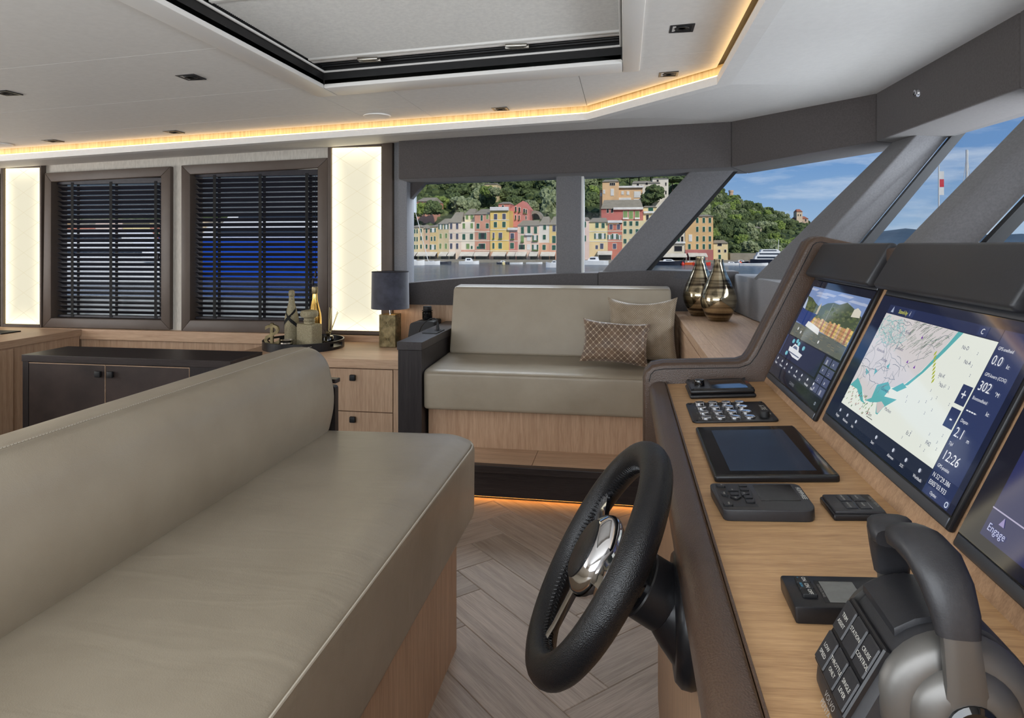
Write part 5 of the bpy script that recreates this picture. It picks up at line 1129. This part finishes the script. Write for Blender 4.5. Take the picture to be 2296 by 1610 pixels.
# ---- houses
def plaster(c):
    c = tuple(int(x * .74 + y * .26) for x, y in zip(c, (228, 212, 190)))
    n_ = 'plaster_%d_%d_%d' % c
    if n_ not in M: pm(n_, srgb(*c), srgb(*[int(x * .93) for x in c]), .9, nscale=.25, detail=7, lo=.4, hi=.65, spec=.1)
    return n_
for n_, c in (('shut_g', (48, 92, 74)), ('shut_l', (124, 150, 92)), ('shut_n', (82, 84, 102)), ('shut_d', (44, 44, 48)), ('shut_w', (226, 222, 214)), ('surround', (236, 226, 204)), ('tile', (156, 146, 126)), ('red_tile', (178, 110, 84)), ('awning_cloth', (224, 216, 198)), ('shop_dark', (52, 48, 46)), ('rail_white', (230, 226, 218)), ('planter', (84, 110, 56)), ('stone', (150, 142, 126))): pm(n_, srgb(*c), srgb(*[int(x * .92) for x in c]), .85, nscale=.8, spec=.15)
SH = dict(g='shut_g', l='shut_l', n='shut_n', d='shut_d', w='shut_w')
T6 = lambda x, y: (880 + x / 5.367, 360 + y / 5.367)
T7 = lambda x, y: (1250 + x / 3.8267, 340 + y / 3.8267)
def house(label, T, x0, x1, yt, yb, col, wins=(), roof=None, rk='tile', Yd=180., depth=11., bands=(), awn=None, name='harbour_house', lower=None, rails=(), gable=None, ext=0.):
    a, b = at(*T(x0, yt), Yd), at(*T(x1, yb), Yd); X0_, X1_, Z1, Z0 = a.x, b.x, a.z, b.z
    z_ = lambda y: at(*T(x0, y), Yd).z
    xx = lambda x: at(*T(x, yt), Yd).x
    t = thing(name, label, 'building', ((X0_ + X1_) / 2, Yd + depth / 2, Z0))
    if gable is None: box('wall', plaster(col), t, X0_, X1_, Yd, Yd + depth, Z0 - ext, Z1)
    else: G().prism([(X0_, Z0), (X1_, Z0), (X1_, Z1), ((X0_ + X1_) / 2 if gable[0] is None else xx(gable[0]), z_(gable[1])), (X0_, Z1)], 1, Yd, Yd + depth).build('wall', plaster(col), t)
    if lower: box('ground_floor', plaster(lower[1]), t, X0_, X1_, Yd - .06, Yd + .5, Z0, z_(lower[0]))
    for yb_ in bands: box('string_course', 'surround', t, X0_, X1_, Yd - .10, Yd, z_(yb_) - .10, z_(yb_) + .10)
    if roof is not None:
        zr = z_(roof); ov = .35
        G().add([(X0_ - .1, Yd - ov, Z1 - .05), (X1_ + .1, Yd - ov, Z1 - .05), (X1_ + .1, Yd + depth + ov, Z1 - .05), (X0_ - .1, Yd + depth + ov, Z1 - .05), (X0_ + .6, Yd + depth * .5, zr), (X1_ - .6, Yd + depth * .5, zr)], [(0, 1, 5, 4), (2, 3, 4, 5), (1, 2, 5), (3, 0, 4), (3, 2, 1, 0)]).build('roof', rk, t)
    for w in wins:
        xc, yc, ww, hh, k = w[:5]; cx_ = xx(xc); hw = abs(xx(xc + ww / 2) - cx_); z0, z1 = z_(yc + hh / 2), z_(yc - hh / 2)
        f = box('window', 'surround', t, cx_ - hw - .10, cx_ + hw + .10, Yd - .07, Yd + .02, z0 - .10, z1 + .10)
        if k in 'OP':                                                # open: dark panes with leaves folded aside
            box('pane', 'shut_d' if k == 'O' else 'shut_w', f, cx_ - hw * .5, cx_ + hw * .5, Yd - .10, Yd - .05, z0, z1)
            for s2 in (-1, 1): box('shutter', 'shut_g', f, cx_ + s2 * hw * .52, cx_ + s2 * hw, Yd - .16, Yd - .07, z0, z1)
        else: box('shutter', SH[k], f, cx_ - hw, cx_ + hw, Yd - .13, Yd - .06, z0, z1)
        if len(w) > 5: box('flower_box', 'planter', f, cx_ - hw, cx_ + hw, Yd - .45, Yd - .13, z0 - .35, z0 - .02)
    for x_0, x_1, y_0, y_1 in rails: box('balcony', 'rail_white', t, xx(x_0), xx(x_1), Yd - .7, Yd - .1, z_(y_1), z_(y_0))
    if awn:
        for x_0, x_1 in awn:
            box('shop_front', 'shop_dark', t, xx(x_0), xx(x_1), Yd - .12, Yd, Z0 + .05, z_(1112))
            za, zb = z_(1098), z_(1138); G().prism([(Yd - .1, za), (Yd - 2.6, zb), (Yd - 2.6, zb - .25), (Yd - 2.55, zb - .05), (Yd - .1, za - .1)], 0, xx(x_0) - .1, xx(x_1) + .1).build('awning', 'awning_cloth', t)
    return t
def grid(cols, rows, w, h, kinds): return [(c, r, w, h, kinds[(i * len(cols) + j) % len(kinds)]) for i, r in enumerate(rows) for j, c in enumerate(cols)]
YB = 1217
house('narrow cream house at the left window edge', T6, 200, 312, 805, YB, (232, 212, 158), grid((230, 270, 298), (850, 945, 1040), 14, 50, 'g'), 770, awn=((205, 300),))
house('beige house behind the sailing boat boom', T6, 312, 380, 800, YB, (226, 200, 152), grid((345,), (845, 935, 1035), 18, 48, 'g'), 765, Yd=180.2, awn=((320, 375),))
house('narrow salmon pink house with one column of green shutters', T6, 380, 450, 815, YB, (222, 176, 138), grid((412,), (845, 930, 1035), 20, 52, 'g'), 775, Yd=180.1, awn=((385, 445),))
house('mustard house with shutters folded open on two floors', T6, 450, 546, 795, YB, (226, 192, 122), [(490, 838, 66, 48, 'P'), (472, 942, 18, 50, 'g'), (510, 940, 18, 54, 'g'), (487, 1042, 70, 58, 'P')], 760, awn=((452, 540),))
house('patchy pink and green house with pale green shutters', T6, 546, 678, 762, YB, (214, 192, 142), [(580, 798, 50, 58, 'P'), (650, 796, 50, 58, 'P'), (582, 908, 24, 56, 'l'), (648, 905, 24, 56, 'l'), (578, 1030, 24, 62, 'l'), (645, 1030, 26, 62, 'l')], 690, Yd=180.15, awn=((585, 672),))
house('pale rose house with grey blue shutters', T6, 678, 826, 745, YB, (244, 220, 196), grid((708, 780), (790, 912, 1030), 26, 66, 'n'), 610, bands=(868, 972), awn=((690, 760),))
house('cream white house with a rooftop terrace room', T6, 826, 990, 738, YB, (246, 232, 208), [(860, 787, 28, 62, 'l'), (955, 785, 30, 62, 'l'), (860, 918, 34, 66, 'g'), (952, 915, 38, 68, 'g'), (908, 1032, 38, 62, 'l'), (955, 1045, 20, 36, 'g')], None, bands=(865, 968), lower=(1075, (216, 150, 126)), awn=((835, 985),), Yd=180.1)
house('small cream terrace room above the white house', T6, 868, 992, 650, 738, (240, 226, 184), [(898, 682, 30, 52, 'l'), (957, 680, 32, 52, 'l')], 572, Yd=182., depth=8., name='roof_house')
house('terracotta house with green shutters beside the yellow one', T6, 990, 1174, 645, YB, (206, 132, 104), [(1075, 692, 22, 66, 'g'), (1143, 678, 26, 52, 'l'), (1030, 788, 34, 58, 'g'), (1142, 786, 34, 58, 'g'), (1085, 908, 92, 76, 'O'), (1078, 1032, 78, 64, 'O'), (1030, 1048, 30, 30, 'g')], 572, bands=(855, 965, 1085), Yd=180.05, awn=((1000, 1165),))
house('tall golden yellow house with white string courses', T6, 1175, 1402, 600, YB, (238, 196, 92), [(1242, 676, 38, 66, 'n'), (1344, 674, 38, 66, 'n'), (1240, 772, 36, 64, 'g'), (1343, 770, 38, 66, 'g'), (1218, 902, 20, 64, 'n', 1), (1300, 902, 40, 64, 'n', 1), (1216, 1026, 22, 68, 'g'), (1297, 1026, 40, 68, 'g')], None, bands=(604, 716, 832, 962, 1086), lower=(1100, (216, 160, 130)), awn=((1215, 1370),), rails=((1178, 1400, 560, 602),), Yd=179.8)
house('deep pink gabled house rising behind the yellow one', T6, 1400, 1650, 590, 800, (202, 108, 100), [(1440, 680, 18, 50, 'd', 1), (1484, 582, 16, 48, 'd', 1), (1528, 590, 18, 48, 'd', 1), (1586, 604, 16, 44, 'd', 1), (1610, 612, 14, 44, 'd', 1), (1482, 680, 14, 44, 'd', 1), (1526, 684, 14, 44, 'd', 1), (1608, 690, 12, 42, 'd')], None, Yd=187., gable=(1570, 486), depth=9.)
house('pink parapet house with flat grey roof behind the yellow house', T6, 1275, 1412, 520, 604, (204, 116, 106), [(1330, 560, 20, 40, 'd')], 488, Yd=186., name='roof_house', depth=8.)
house('narrow crimson house with flower balcony', T6, 1397, 1506, 838, YB, (204, 108, 98), [(1443, 908, 42, 66, 'n', 1), (1440, 1025, 44, 70, 'g')], None, bands=(850, 968, 1086), rails=((1390, 1508, 808, 838),), awn=((1400, 1480),), Yd=179.9)
house('soft pink house with a green canopy balcony', T6, 1506, 1762, 782, YB, (238, 200, 180), [(1565, 838, 36, 82, 'g'), (1643, 832, 36, 84, 'g'), (1722, 838, 36, 82, 'g'), (1563, 938, 38, 74, 'l', 1), (1640, 935, 38, 60, 'w'), (1718, 930, 66, 60, 'P', 1), (1558, 1040, 70, 56, 'O'), (1638, 1040, 36, 62, 'w'), (1718, 1042, 74, 58, 'P', 1)], 712, bands=(865,), rails=((1600, 1685, 878, 900),), awn=((1495, 1615), (1660, 1750)))
house('white house with an orange ground storey', T6, 1762, 1888, 772, YB, (240, 232, 218), [(1832, 802, 34, 62, 'g'), (1828, 922, 34, 56, 'g'), (1825, 1045, 38, 60, 'g')], 664, lower=(990, (226, 160, 122)), awn=((1795, 1885),), Yd=180.1)
house('yellow house half hidden by the window mullion', T6, 1888, 2110, 772, YB, (244, 206, 116), [(1946, 818, 36, 70, 'n'), (1944, 950, 40, 86, 'g'), (1942, 1048, 44, 58, 'g')] + grid((2020, 2080), (818, 940, 1048), 34, 60, 'g'), 664, lower=(995, (226, 150, 116)), awn=((1895, 1960),))
YB7 = 948
T7b = lambda x, y: T7(x, y)
def house7(*a, **k): return house(*a, **k)
def aw7(x0, x1, label): pass
house('pink house just right of the window mullion', T7, 150, 272, 585, YB7, (240, 206, 192), grid((236,), (625, 745), 18, 50, 'g'), 556)
house('yellow house with a red band in the small port window', T7, 272, 432, 604, YB7, (244, 222, 150), [(340, 633, 26, 42, 'g'), (392, 635, 26, 42, 'g'), (340, 725, 46, 46, 'P'), (390, 725, 46, 46, 'P'), (337, 820, 20, 32, 'n'), (380, 812, 28, 46, 'n')], 562, lower=(775, (238, 204, 140)), Yd=180.1, bands=(685, 770))
house('brick red house with a white balcony', T7, 432, 555, 622, YB7, (200, 98, 76), [(460, 646, 26, 42, 'n'), (524, 646, 26, 42, 'n'), (447, 733, 32, 36, 'P'), (492, 728, 48, 44, 'P'), (534, 735, 26, 36, 'P'), (490, 812, 28, 44, 'n')], None, bands=(682, 768), rails=((432, 556, 590, 612),))
house('weathered cream house behind the slanting post', T7, 555, 790, 592, YB7, (224, 206, 150), grid((580, 630, 683), (617, 685, 768), 24, 38, 'g'), None, Yd=180.2)
house('crimson villa with three arched green shutters', T7, 375, 735, 490, 605, (178, 80, 74), [(582, 545, 34, 68, 'l'), (631, 545, 34, 68, 'l'), (684, 547, 34, 68, 'l'), (432, 478 + 30, 16, 34, 'd'), (468, 478 + 30, 16, 34, 'd')], 405, Yd=188., rails=((480, 735, 480, 500), (560, 610, 568, 582), (662, 706, 568, 582)))
house('yellow villa wing beside the crimson villa', T7, 735, 850, 476, 612, (238, 214, 150), [(800, 496, 40, 28, 'g'), (772, 566, 22, 46, 'd')], 456, Yd=188.4, rails=((738, 830, 512, 530),))
tv = house('tan villa with square tower above the harbour', T7, 525, 730, 308, 455, (226, 178, 124), [(558, 355, 18, 28, 'w'), (605, 357, 18, 28, 'w'), (685, 370, 54, 50, 'w'), (578, 410, 100, 24, 'w'), (685, 428, 56, 34, 'w')], 300, Yd=206., rails=((525, 738, 296, 312),))
house('square tan tower of the villa above the harbour', T7, 385, 526, 258, 455, (228, 180, 126), [(456, 280, 12, 22, 'd'), (472, 280, 12, 22, 'd'), (488, 280, 12, 22, 'd'), (470, 350, 24, 56, 'w'), (400, 345, 14, 30, 'w')], 226, Yd=205., name='villa_tower', ext=6.)
house('low tan wing left of the villa tower', T7, 362, 388, 330, 455, (220, 172, 120), [(375, 370, 10, 24, 'w')], 318, Yd=206.5, name='villa_tower', ext=6.)
house('white villa under the umbrella pines', T7, 640, 880, 272, 420, (226, 218, 200), [(690, 284, 18, 20, 'd'), (766, 276, 20, 20, 'd'), (720, 300, 14, 20, 'd')], 236, Yd=222., depth=14.)
house('tall white villa block beside the slanting post', T7, 815, 952, 232, 470, (228, 222, 208), [(930, 280, 10, 26, 'd'), (930, 352, 10, 30, 'd'), (928, 420, 10, 26, 'd'), (860, 250, 16, 16, 'd')], 214, Yd=226., name='white_villa', ext=6.)
house('cream arcade house right of the slanting post', T7, 880, 1096, 690, YB7, (226, 216, 190), [(995, 752, 20, 52, 'g'), (1015, 752, 16, 52, 'g'), (1040, 752, 20, 52, 'g'), (1070, 755, 20, 52, 'd'), (940, 825, 22, 32, 'g'), (1036, 832, 66, 44, 'd')], None, rails=((960, 1096, 772, 788),), Yd=180.1)
house('cream house with green shutters beside the tall ochre one', T7, 1085, 1172, 585, 700, (232, 206, 150), [(1140, 660, 22, 56, 'g')], 560, Yd=181.)
house('tall ochre house with dark red base', T7, 1096, 1336, 556, YB7, (224, 176, 112), [(1140, 742, 24, 56, 'w')] + grid((1200, 1256, 1308), (590, 666, 748, 815), 18, 42, 'g') + [(1132, 815, 20, 42, 'g')], 534, lower=(842, (172, 84, 82)), Yd=179.9)
house('small yellow house at the end of the quay', T7, 1338, 1462, 784, YB7, (234, 210, 152), [(1392, 798, 34, 20, 'd'), (1388, 852, 18, 22, 'd'), (1440, 852, 16, 22, 'd'), (1392, 905, 20, 40, 'g')], 758, Yd=181., depth=7.)
for x_0, x_1, y_0, lab in ((865, 1105, 872, 'long white awning over the quay terrace'), (1120, 1205, 868, 'slanting white awning left on the ochre house'), (1200, 1280, 870, 'slanting white awning right on the ochre house'), (345, 470, 852, 'white awning in front of the yellow and red houses')):
    p0, p1 = at(*T7(x_0, y_0), 179.), at(*T7(x_1, y_0 + 24), 179.); t = thing('awning', lab, 'awning', ((p0.x + p1.x) / 2, 178, at(*T7(x_0, YB7), 179).z))
    G().prism([(179.7, p0.z), (176.6, p1.z), (176.6, p1.z - .3), (179.7, p0.z - .12)], 0, p0.x, p1.x).build('cloth', 'awning_cloth', t)
    box('shop_front', 'shop_dark', t, p0.x + .3, p1.x - .3, 179.2, 179.6, ORG[t.name].z, p1.z)
    for xx_ in (p0.x + .2, p1.x - .2): G().tube([(xx_, 176.8, ORG[t.name].z), (xx_, 176.8, p1.z)], .05, 6).build('post', 'rail_white', t)
# villas and ruins on the hill
house('salmon villa among the trees at the left of the hill', T6, 292, 495, 492, 578, (206, 128, 100), [(312, 545, 12, 40, 'd'), (345, 535, 12, 42, 'd'), (382, 525, 12, 44, 'd'), (450, 512, 22, 40, 'n')], 432, Yd=214., depth=12., name='hill_villa', ext=7.)
house('half hidden ochre house high on the hill', T6, 1105, 1255, 285, 350, (222, 196, 140), [(1240, 335, 16, 26, 'g'), (1140, 330, 14, 24, 'g')], 262, Yd=236., depth=9., name='hill_villa', ext=7.)
cs = house('small pink castle with a lookout tower on the ridge', T7, 2044, 2152, 575, 645, (214, 176, 150), [(2062, 600, 10, 20, 'd'), (2100, 605, 10, 22, 'd'), (2130, 590, 10, 20, 'd'), (2085, 632, 10, 20, 'd'), (2120, 628, 10, 20, 'd')], 552, rk='red_tile', Yd=395., depth=12., name='ridge_castle', ext=8.)
house('slim lookout tower of the ridge castle', T7, 2052, 2102, 515, 578, (224, 196, 166), [(2066, 545, 7, 16, 'd'), (2085, 545, 7, 16, 'd')], 492, rk='red_tile', Yd=394., depth=7., name='ridge_castle', ext=8.)
house('pale stone farmhouse among olives on the right hill', T7, 1660, 1750, 655, 712, (196, 182, 150), [(1690, 690, 14, 16, 'd'), (1725, 690, 14, 16, 'd')], 640, Yd=262., depth=9., name='hill_villa', ext=7.)
rt2 = thing('ruined_tower', 'small round stone tower on top of the hill', 'tower', at(*T7(1489, 372), 376)); c = ORG[rt2.name]
G().lathe([(1.15, -3), (1.15, 1.5), (1.35, 1.6), (1.35, 2.5), (1.1, 2.5), (1.1, 2.2), (0, 2.2)], c, 16).build('wall', plaster((206, 168, 138)), rt2)
gr = thing('stone_grotto', 'grey stone arch in the slope beside the pink gabled house', 'arch', at(*T6(1720, 705), 192)); c = ORG[gr.name]
ap = [(2.1 * math.cos(a), 2.5 * math.sin(a)) for a in [math.pi * k / 14 for k in range(15)]]; ai = [(1.4 * math.cos(a), 1.6 * math.sin(a)) for a in [math.pi * k / 14 for k in range(15)]]
G().prism([(c.x + x, c.z + z) for x, z in ap] + [(c.x + x, c.z + z) for x, z in reversed(ai)], 1, 191, 196).build('arch_ring', 'stone', gr); box('recess', 'shop_dark', gr, c.x - 1.4, c.x + 1.4, 195, 196, c.z, c.z + 1.65)
UP = ('umbrella_pine', 'spreading umbrella pine beside the white villa', 'umbrella pines by the villa')
for x_, y_, r, Yp, lab in ((700, 190, 4.6, 244., 'umbrella pine left above the white villa roof'), (800, 185, 4.4, 252., 'umbrella pine right above the white villa roof'), (985, 235, 4.2, 246., 'umbrella pine right of the tall white villa block'), (1075, 232, 4., 252., 'umbrella pine half hidden behind the slanting post'), (620, 200, 4., 252., 'umbrella pine behind the tan villa')):
    p = at(*T7(x_, y_), Yp); o = tree(p - Vector((0, 0, r * 1.5)), r, 'pine', 0, ('umbrella_pine', lab, 'umbrella pines by the villa')); tk = bpy.data.objects.new('trunk', trunk_me); COL.objects.link(tk); tk.parent = o
for x_, y_, r, lab in ((835, 355, 3.1, 'big dark tree in front of the white villa'), (775, 405, 2.3, 'round dark tree between tan and white villa')): p = at(*T7(x_, y_), 204.); tree(p - Vector((0, 0, r * .8)), r, 'round', 0, ('dark_tree', lab, None))
for x_, y_, Yp, r, li, lab in ((330, 600, 207, 2.6, 2, 'bright tree at the left foot of the salmon villa'), (420, 585, 207.5, 2.6, 0, 'dark tree at the foot of the salmon villa'), (510, 570, 208, 3., 0, 'dark tree right of the salmon villa'), (1130, 375, 228, 2.4, 2, 'bright tree below the half hidden ochre house'), (1230, 372, 228, 2.2, 1, 'olive tree below the half hidden ochre house'), (1190, 385, 228.5, 2.2, 0, 'dark tree below the half hidden ochre house')):
    p = at(*T6(x_, y_), Yp); tree(p - Vector((0, 0, r * .75)), r, 'round', li, (('dark_tree', 'olive_tree', 'bright_tree')[li], lab, None))
# quay
struct(G().box(at(0, 548, 178).x, at(1760, 548, 178).x, 175.5, 192, WZ - 1, WZ + .75).build('quay', 'stone'), 'stone quay along the harbour houses')
struct(G().box(at(1640, 548, 182).x, at(1800, 548, 182).x, 184, 188, WZ - 1, at(*T7(1700, 872), 184).z).build('quay_wall', 'stone'), 'stone quay wall with arches under the right hill')

# ---- boats
for n_, c in (('hull_blue', (28, 84, 206)), ('hull_dark', (36, 40, 52)), ('hull_red', (206, 58, 40)), ('hull_orange', (222, 96, 44)), ('boat_glass', (40, 48, 60)), ('flag_red', (206, 40, 48))): pm(n_, srgb(*c), None, .25, coat=.3)
def hull(g, x, y, z, ln, bw, h, s2=1):
    """pointed hull, bow towards s2*x"""
    rings = []
    for t, w, sh_ in ((-.5, .72, .92), (-.35, .92, .9), (0, 1, .92), (.25, .85, 1.0), (.42, .42, 1.12), (.5, .04, 1.2)):
        xx_ = x + s2 * t * ln; b_ = bw / 2 * w; rings.append([(xx_, y - b_, z + h * sh_), (xx_, y - b_ * .72, z - .2), (xx_, y + b_ * .72, z - .2), (xx_, y + b_, z + h * sh_)])
    return g.loft(rings)
def boat(label, u, Yd, ln, h, mats=('white_boat', 'white_boat'), cabin=.5, s2=1, mast=0., name='motor_boat', group=None):
    ln *= .45; h *= .62; cabin *= .7; x = at(u, 548, Yd).x; bw = ln * .32; t = thing(name, label, 'boat', (x, Yd, WZ), group)
    hull(G(), x, Yd, WZ, ln, bw, h, s2).build('hull', mats[0], t, smooth=False)
    G().prism([(x - ln * .42, Yd - bw * .36), (x + s2 * ln * .2, Yd - bw * .36), (x + s2 * ln * .3, Yd), (x + s2 * ln * .2, Yd + bw * .36), (x - ln * .42, Yd + bw * .36)] if s2 > 0 else [(x + ln * .42, Yd + bw * .36), (x - ln * .2, Yd + bw * .36), (x - ln * .3, Yd), (x - ln * .2, Yd - bw * .36), (x + ln * .42, Yd - bw * .36)], 2, WZ + h * .85, WZ + h * .95).build('deck', 'white_boat', t)
    if cabin: G().prism([(x - s2 * ln * .2, WZ + h * .9), (x + s2 * ln * .2, WZ + h * .9), (x + s2 * ln * .08, WZ + h * .9 + cabin), (x - s2 * ln * .16, WZ + h * .9 + cabin)], 1, Yd - bw * .28, Yd + bw * .28).build('cabin', mats[1], t); box('windscreen', 'boat_glass', t, x - ln * .1, x + ln * .08, Yd - bw * .3, Yd - bw * .28, WZ + h * .9 + cabin * .35, WZ + h * .9 + cabin * .75)
    if mast: G().tube([(x, Yd, WZ + h), (x, Yd, WZ + mast)], .08, 6).build('mast', 'rail_white', t)
    return t
b1 = boat('white sailing yacht moored at the left of the port window', 925, 150, 13, 1.7, cabin=.5, mast=0)
G().tube([at(921, 436, 149), at(960, 585, 149)], [.07, .10], 6).build('boom', 'rail_white', b1)
boat('long low white boat beside the sailing yacht', 968, 153, 9, 1.4, cabin=.3); boat('dark open boat beside the white ones', 996, 160, 8, 1.0, ('hull_dark', 'hull_dark'), cabin=0)
boat('white motor boat in front of the café awnings', 1052, 160, 11, 1.2, cabin=1.2); boat('grey inflatable boat below the yellow house', 1128, 162, 7, .8, ('hull_dark', 'white_boat'), .6)
boat('small white dinghy below the crimson house', 1158, 162, 7, .7, cabin=0); boat('slim white rowing boat below the pink house', 1198, 166, 9, .6, cabin=0)
boat('white speed boat cut by the window mullion', 1243, 140, 8, 1.6, cabin=.8, s2=-1); boat('white cabin boat left of the slanting post', 1330, 160, 16, 1.7, cabin=1.4, s2=-1)
boat('open boat with dark hull right of the slanting post', 1500, 160, 16, 1.6, ('hull_dark', 'white_boat'), .7); boat('bright orange boat at the quay', 1548, 165, 8, 1.0, ('hull_orange', 'white_boat'), .4)
boat('bright red boat left of the vases', 1573, 160, 9, 1.1, ('hull_red', 'white_boat'), .3); boat('white tender right of the vases', 1640, 162, 9, .9, cabin=.5); boat('dark blue launch under the right hill', 1662, 170, 9, 1.1, ('hull_dark', 'white_boat'), .6)
boat('long white boat beside the big motor yacht', 1690, 160, 14, .9, cabin=0)
t = thing('motor_yacht', 'large white motor yacht moored under the right hill', 'yacht', (at(1735, 548, 165).x, 165, WZ)); xq = ORG[t.name].x
hull(G(), xq, 165, WZ, 11, 3, 1.5).build('hull', 'hull_dark', t)
for k, (x0, x1, z0, z1) in enumerate(((-4.5, 3, 1.3, 2.2), (-4, 1.8, 2.2, 3.0), (-3.2, .6, 3.0, 3.7))): G().prism([(xq + x0, WZ + z0), (xq + x1 + .9, WZ + z0), (xq + x1, WZ + z1), (xq + x0 + .3, WZ + z1)], 1, 164, 166).build('deckhouse', 'white_boat', t); box('window_band', 'boat_glass', t, xq + x0 + .6, xq + x1 - .2, 163.95, 164, WZ + z0 + .3, WZ + z1 - .2)
G().tube([(xq + 1, 165, WZ + 3.4), (xq + 1.1, 165, WZ + 6)], .07, 6).build('mast', 'rail_white', t)
for u, v, m_, lab in ((1129, 592, 'reed', 'yellow mooring buoy on the water'), (1531, 593, 'hull_red', 'red mooring buoy near the slanting post'), (1660, 591, 'hull_orange', 'orange buoy beside the white tender')):
    p = at(u, v, 150); p = EYE + (p - EYE) * ((WZ + .2 - EYE.z) / (p.z - EYE.z)); o = G().lathe([(0, -.4), (.35, -.2), (.42, .1), (.3, .4), (.1, .5), (.08, .7), (0, .7)], p, 12).build('mooring_buoy', m_, smooth=True); tag(o, lab, 'buoy', 'small buoys on the harbour')
# big blue yacht and white yacht, seen through the blinds
t = thing('blue_yacht', 'large blue-hulled yacht seen between the slats of the blind behind the tray', 'yacht', (at(600, 548, 95).x, 95, WZ)); xb = ORG[t.name].x
rings = []
for tt, w, s_ in ((-.55, .04, 1.1), (-.4, .6, 1.0), (-.15, .95, .95), (.2, 1, .92), (.55, .9, .9)): rings.append([(xb + tt * 34, 95 - 4 * w, WZ + 5.9 * s_), (xb + tt * 34 + (2.4 if tt < -.3 else 0), 95 - 3.2 * w, WZ - .2), (xb + tt * 34 + (2.4 if tt < -.3 else 0), 95 + 3.2 * w, WZ - .2), (xb + tt * 34, 95 + 4 * w, WZ + 5.9 * s_)])
G().loft(rings).build('hull', 'hull_blue', t)
for x0, x1, z0, z1 in ((-10, 16, 5.2, 7.6), (-6, 15, 7.6, 9.8)): G().prism([(xb + x0, WZ + z0), (xb + x1, WZ + z0), (xb + x1, WZ + z1), (xb + x0 + 2, WZ + z1)], 1, 92, 98).build('deckhouse', 'white_boat', t); box('window_band', 'boat_glass', t, xb + x0 + 3, xb + x1 - 1, 91.95, 92, WZ + z0 + .8, WZ + z1 - .7)
t = thing('white_yacht', 'large white yacht seen between the slats of the left blind', 'yacht', (at(250, 548, 80).x, 80, WZ)); xb = ORG[t.name].x
hull(G(), xb, 80, WZ, 26, 6, 2.9).build('hull', 'white_boat', t)
for x0, x1, z0, z1 in ((-10, 7, 2.6, 4.8), (-8, 4, 4.8, 6.8)): G().prism([(xb + x0, WZ + z0), (xb + x1 + 1.5, WZ + z0), (xb + x1, WZ + z1), (xb + x0, WZ + z1)], 1, 77.5, 82.5).build('deckhouse', 'white_boat', t); box('window_band', 'boat_glass', t, xb + x0 + 1, xb + x1 - .4, 77.45, 77.5, WZ + z0 + .7, WZ + z1 - .6)
# houses behind those yachts
for k in range(12):
    u = 90 + k * 62; house('quay house seen through the blinds, number %s from the left' % ('one two three four five six seven eight nine ten eleven twelve'.split()[k]) if False else ('%s quay house glimpsed through the blinds' % ('ochre', 'rust red', 'pale pink', 'lemon', 'brick', 'sand coloured', 'cream', 'dark pink', 'apricot', 'white', 'yellow', 'salmon')[k]), lambda x, y: (x, y), u, u + 60, 500 + 9 * math.sin(k * 2.1), 588, ((214, 170, 110), (190, 104, 84), (236, 206, 190), (238, 214, 140), (186, 96, 76), (222, 198, 160), (240, 228, 200), (204, 120, 112), (230, 180, 140), (236, 232, 222), (240, 204, 110), (220, 150, 120))[k], [(u + 15 + 15 * i, 520 + 22 * j, 6, 10, 'g') for i in range(3) for j in range(3)], 490, Yd=185.)
# sailing boat with flag and far hills, seen through the windscreen
t = thing('flag_boat', 'moored boat with a red and white flag on its mast, seen through the windscreen', 'boat', (at(2105, 548, 66).x, 66, WZ)); xf = ORG[t.name].x
hull(G(), xf, 66, WZ, 12, 3.4, 1.3).build('hull', 'white_boat', t); G().tube([(xf, 66, WZ + 1.2), (xf, 66, at(2105, 371, 66).z)], .06, 6).build('mast', 'rail_white', t)
zf = at(2105, 383, 66).z
for k in range(3): G().box(xf + .06, xf + .42, 65.98, 66.02, zf - .75 - k * .72, zf - .05 - k * .72).build('flag', ('rail_white', 'flag_red', 'rail_white')[k], t)
t = thing('sail_boat', 'sailing boat whose tall mast shows through the windscreen', 'boat', (at(2168, 548, 90).x, 90, WZ)); xf = ORG[t.name].x
hull(G(), xf, 90, WZ, 14, 4, 1.4).build('hull', 'white_boat', t); G().tube([(xf, 90, WZ + 1.2), (xf, 90, at(2168, 336, 90).z)], .14, 6).build('mast', 'rail_white', t)
for dx in (-.9, .9): G().tube([(xf + dx * 2, 90, WZ + 1.3), (xf, 90, at(2168, 345, 90).z)], .035, 4).build('stay', 'rail_white', t)
pm('far_haze', srgb(92, 110, 122), srgb(78, 96, 110), .95, nscale=.006, detail=8, spec=0.)  # distance haze is put into this blue-grey hill colour
ridge = [(1780, 552), (1850, 530), (1900, 517), (1935, 512), (1975, 519), (2030, 512), (2090, 518), (2150, 523), (2230, 527), (2290, 524), (2400, 530), (2600, 526), (2900, 540)]
g = G(); vs = []
for u, v in ridge:
    a, b = at(u, 551, 1500), at(u, v, 1900); vs += [(a.x, a.y, WZ - 2), (b.x, b.y, b.z), (b.x * 1.2, b.y * 1.2, WZ - 2)]
g.add(vs, [f for i in range(len(ridge) - 1) for f in ((3 * i, 3 * i + 3, 3 * i + 4, 3 * i + 1), (3 * i + 1, 3 * i + 4, 3 * i + 5, 3 * i + 2))])
struct(g.build('far_hills', 'far_haze', smooth=True, org=(0, 0, 0)), 'hazy blue hills across the bay')
# screens and faint seams add no noticeable light: do not sample their thousands of tiny faces as lamps
for n_ in ('screen_print', 'dim_screen', 'panel_seam'): M[n_].cycles.emission_sampling = 'NONE'
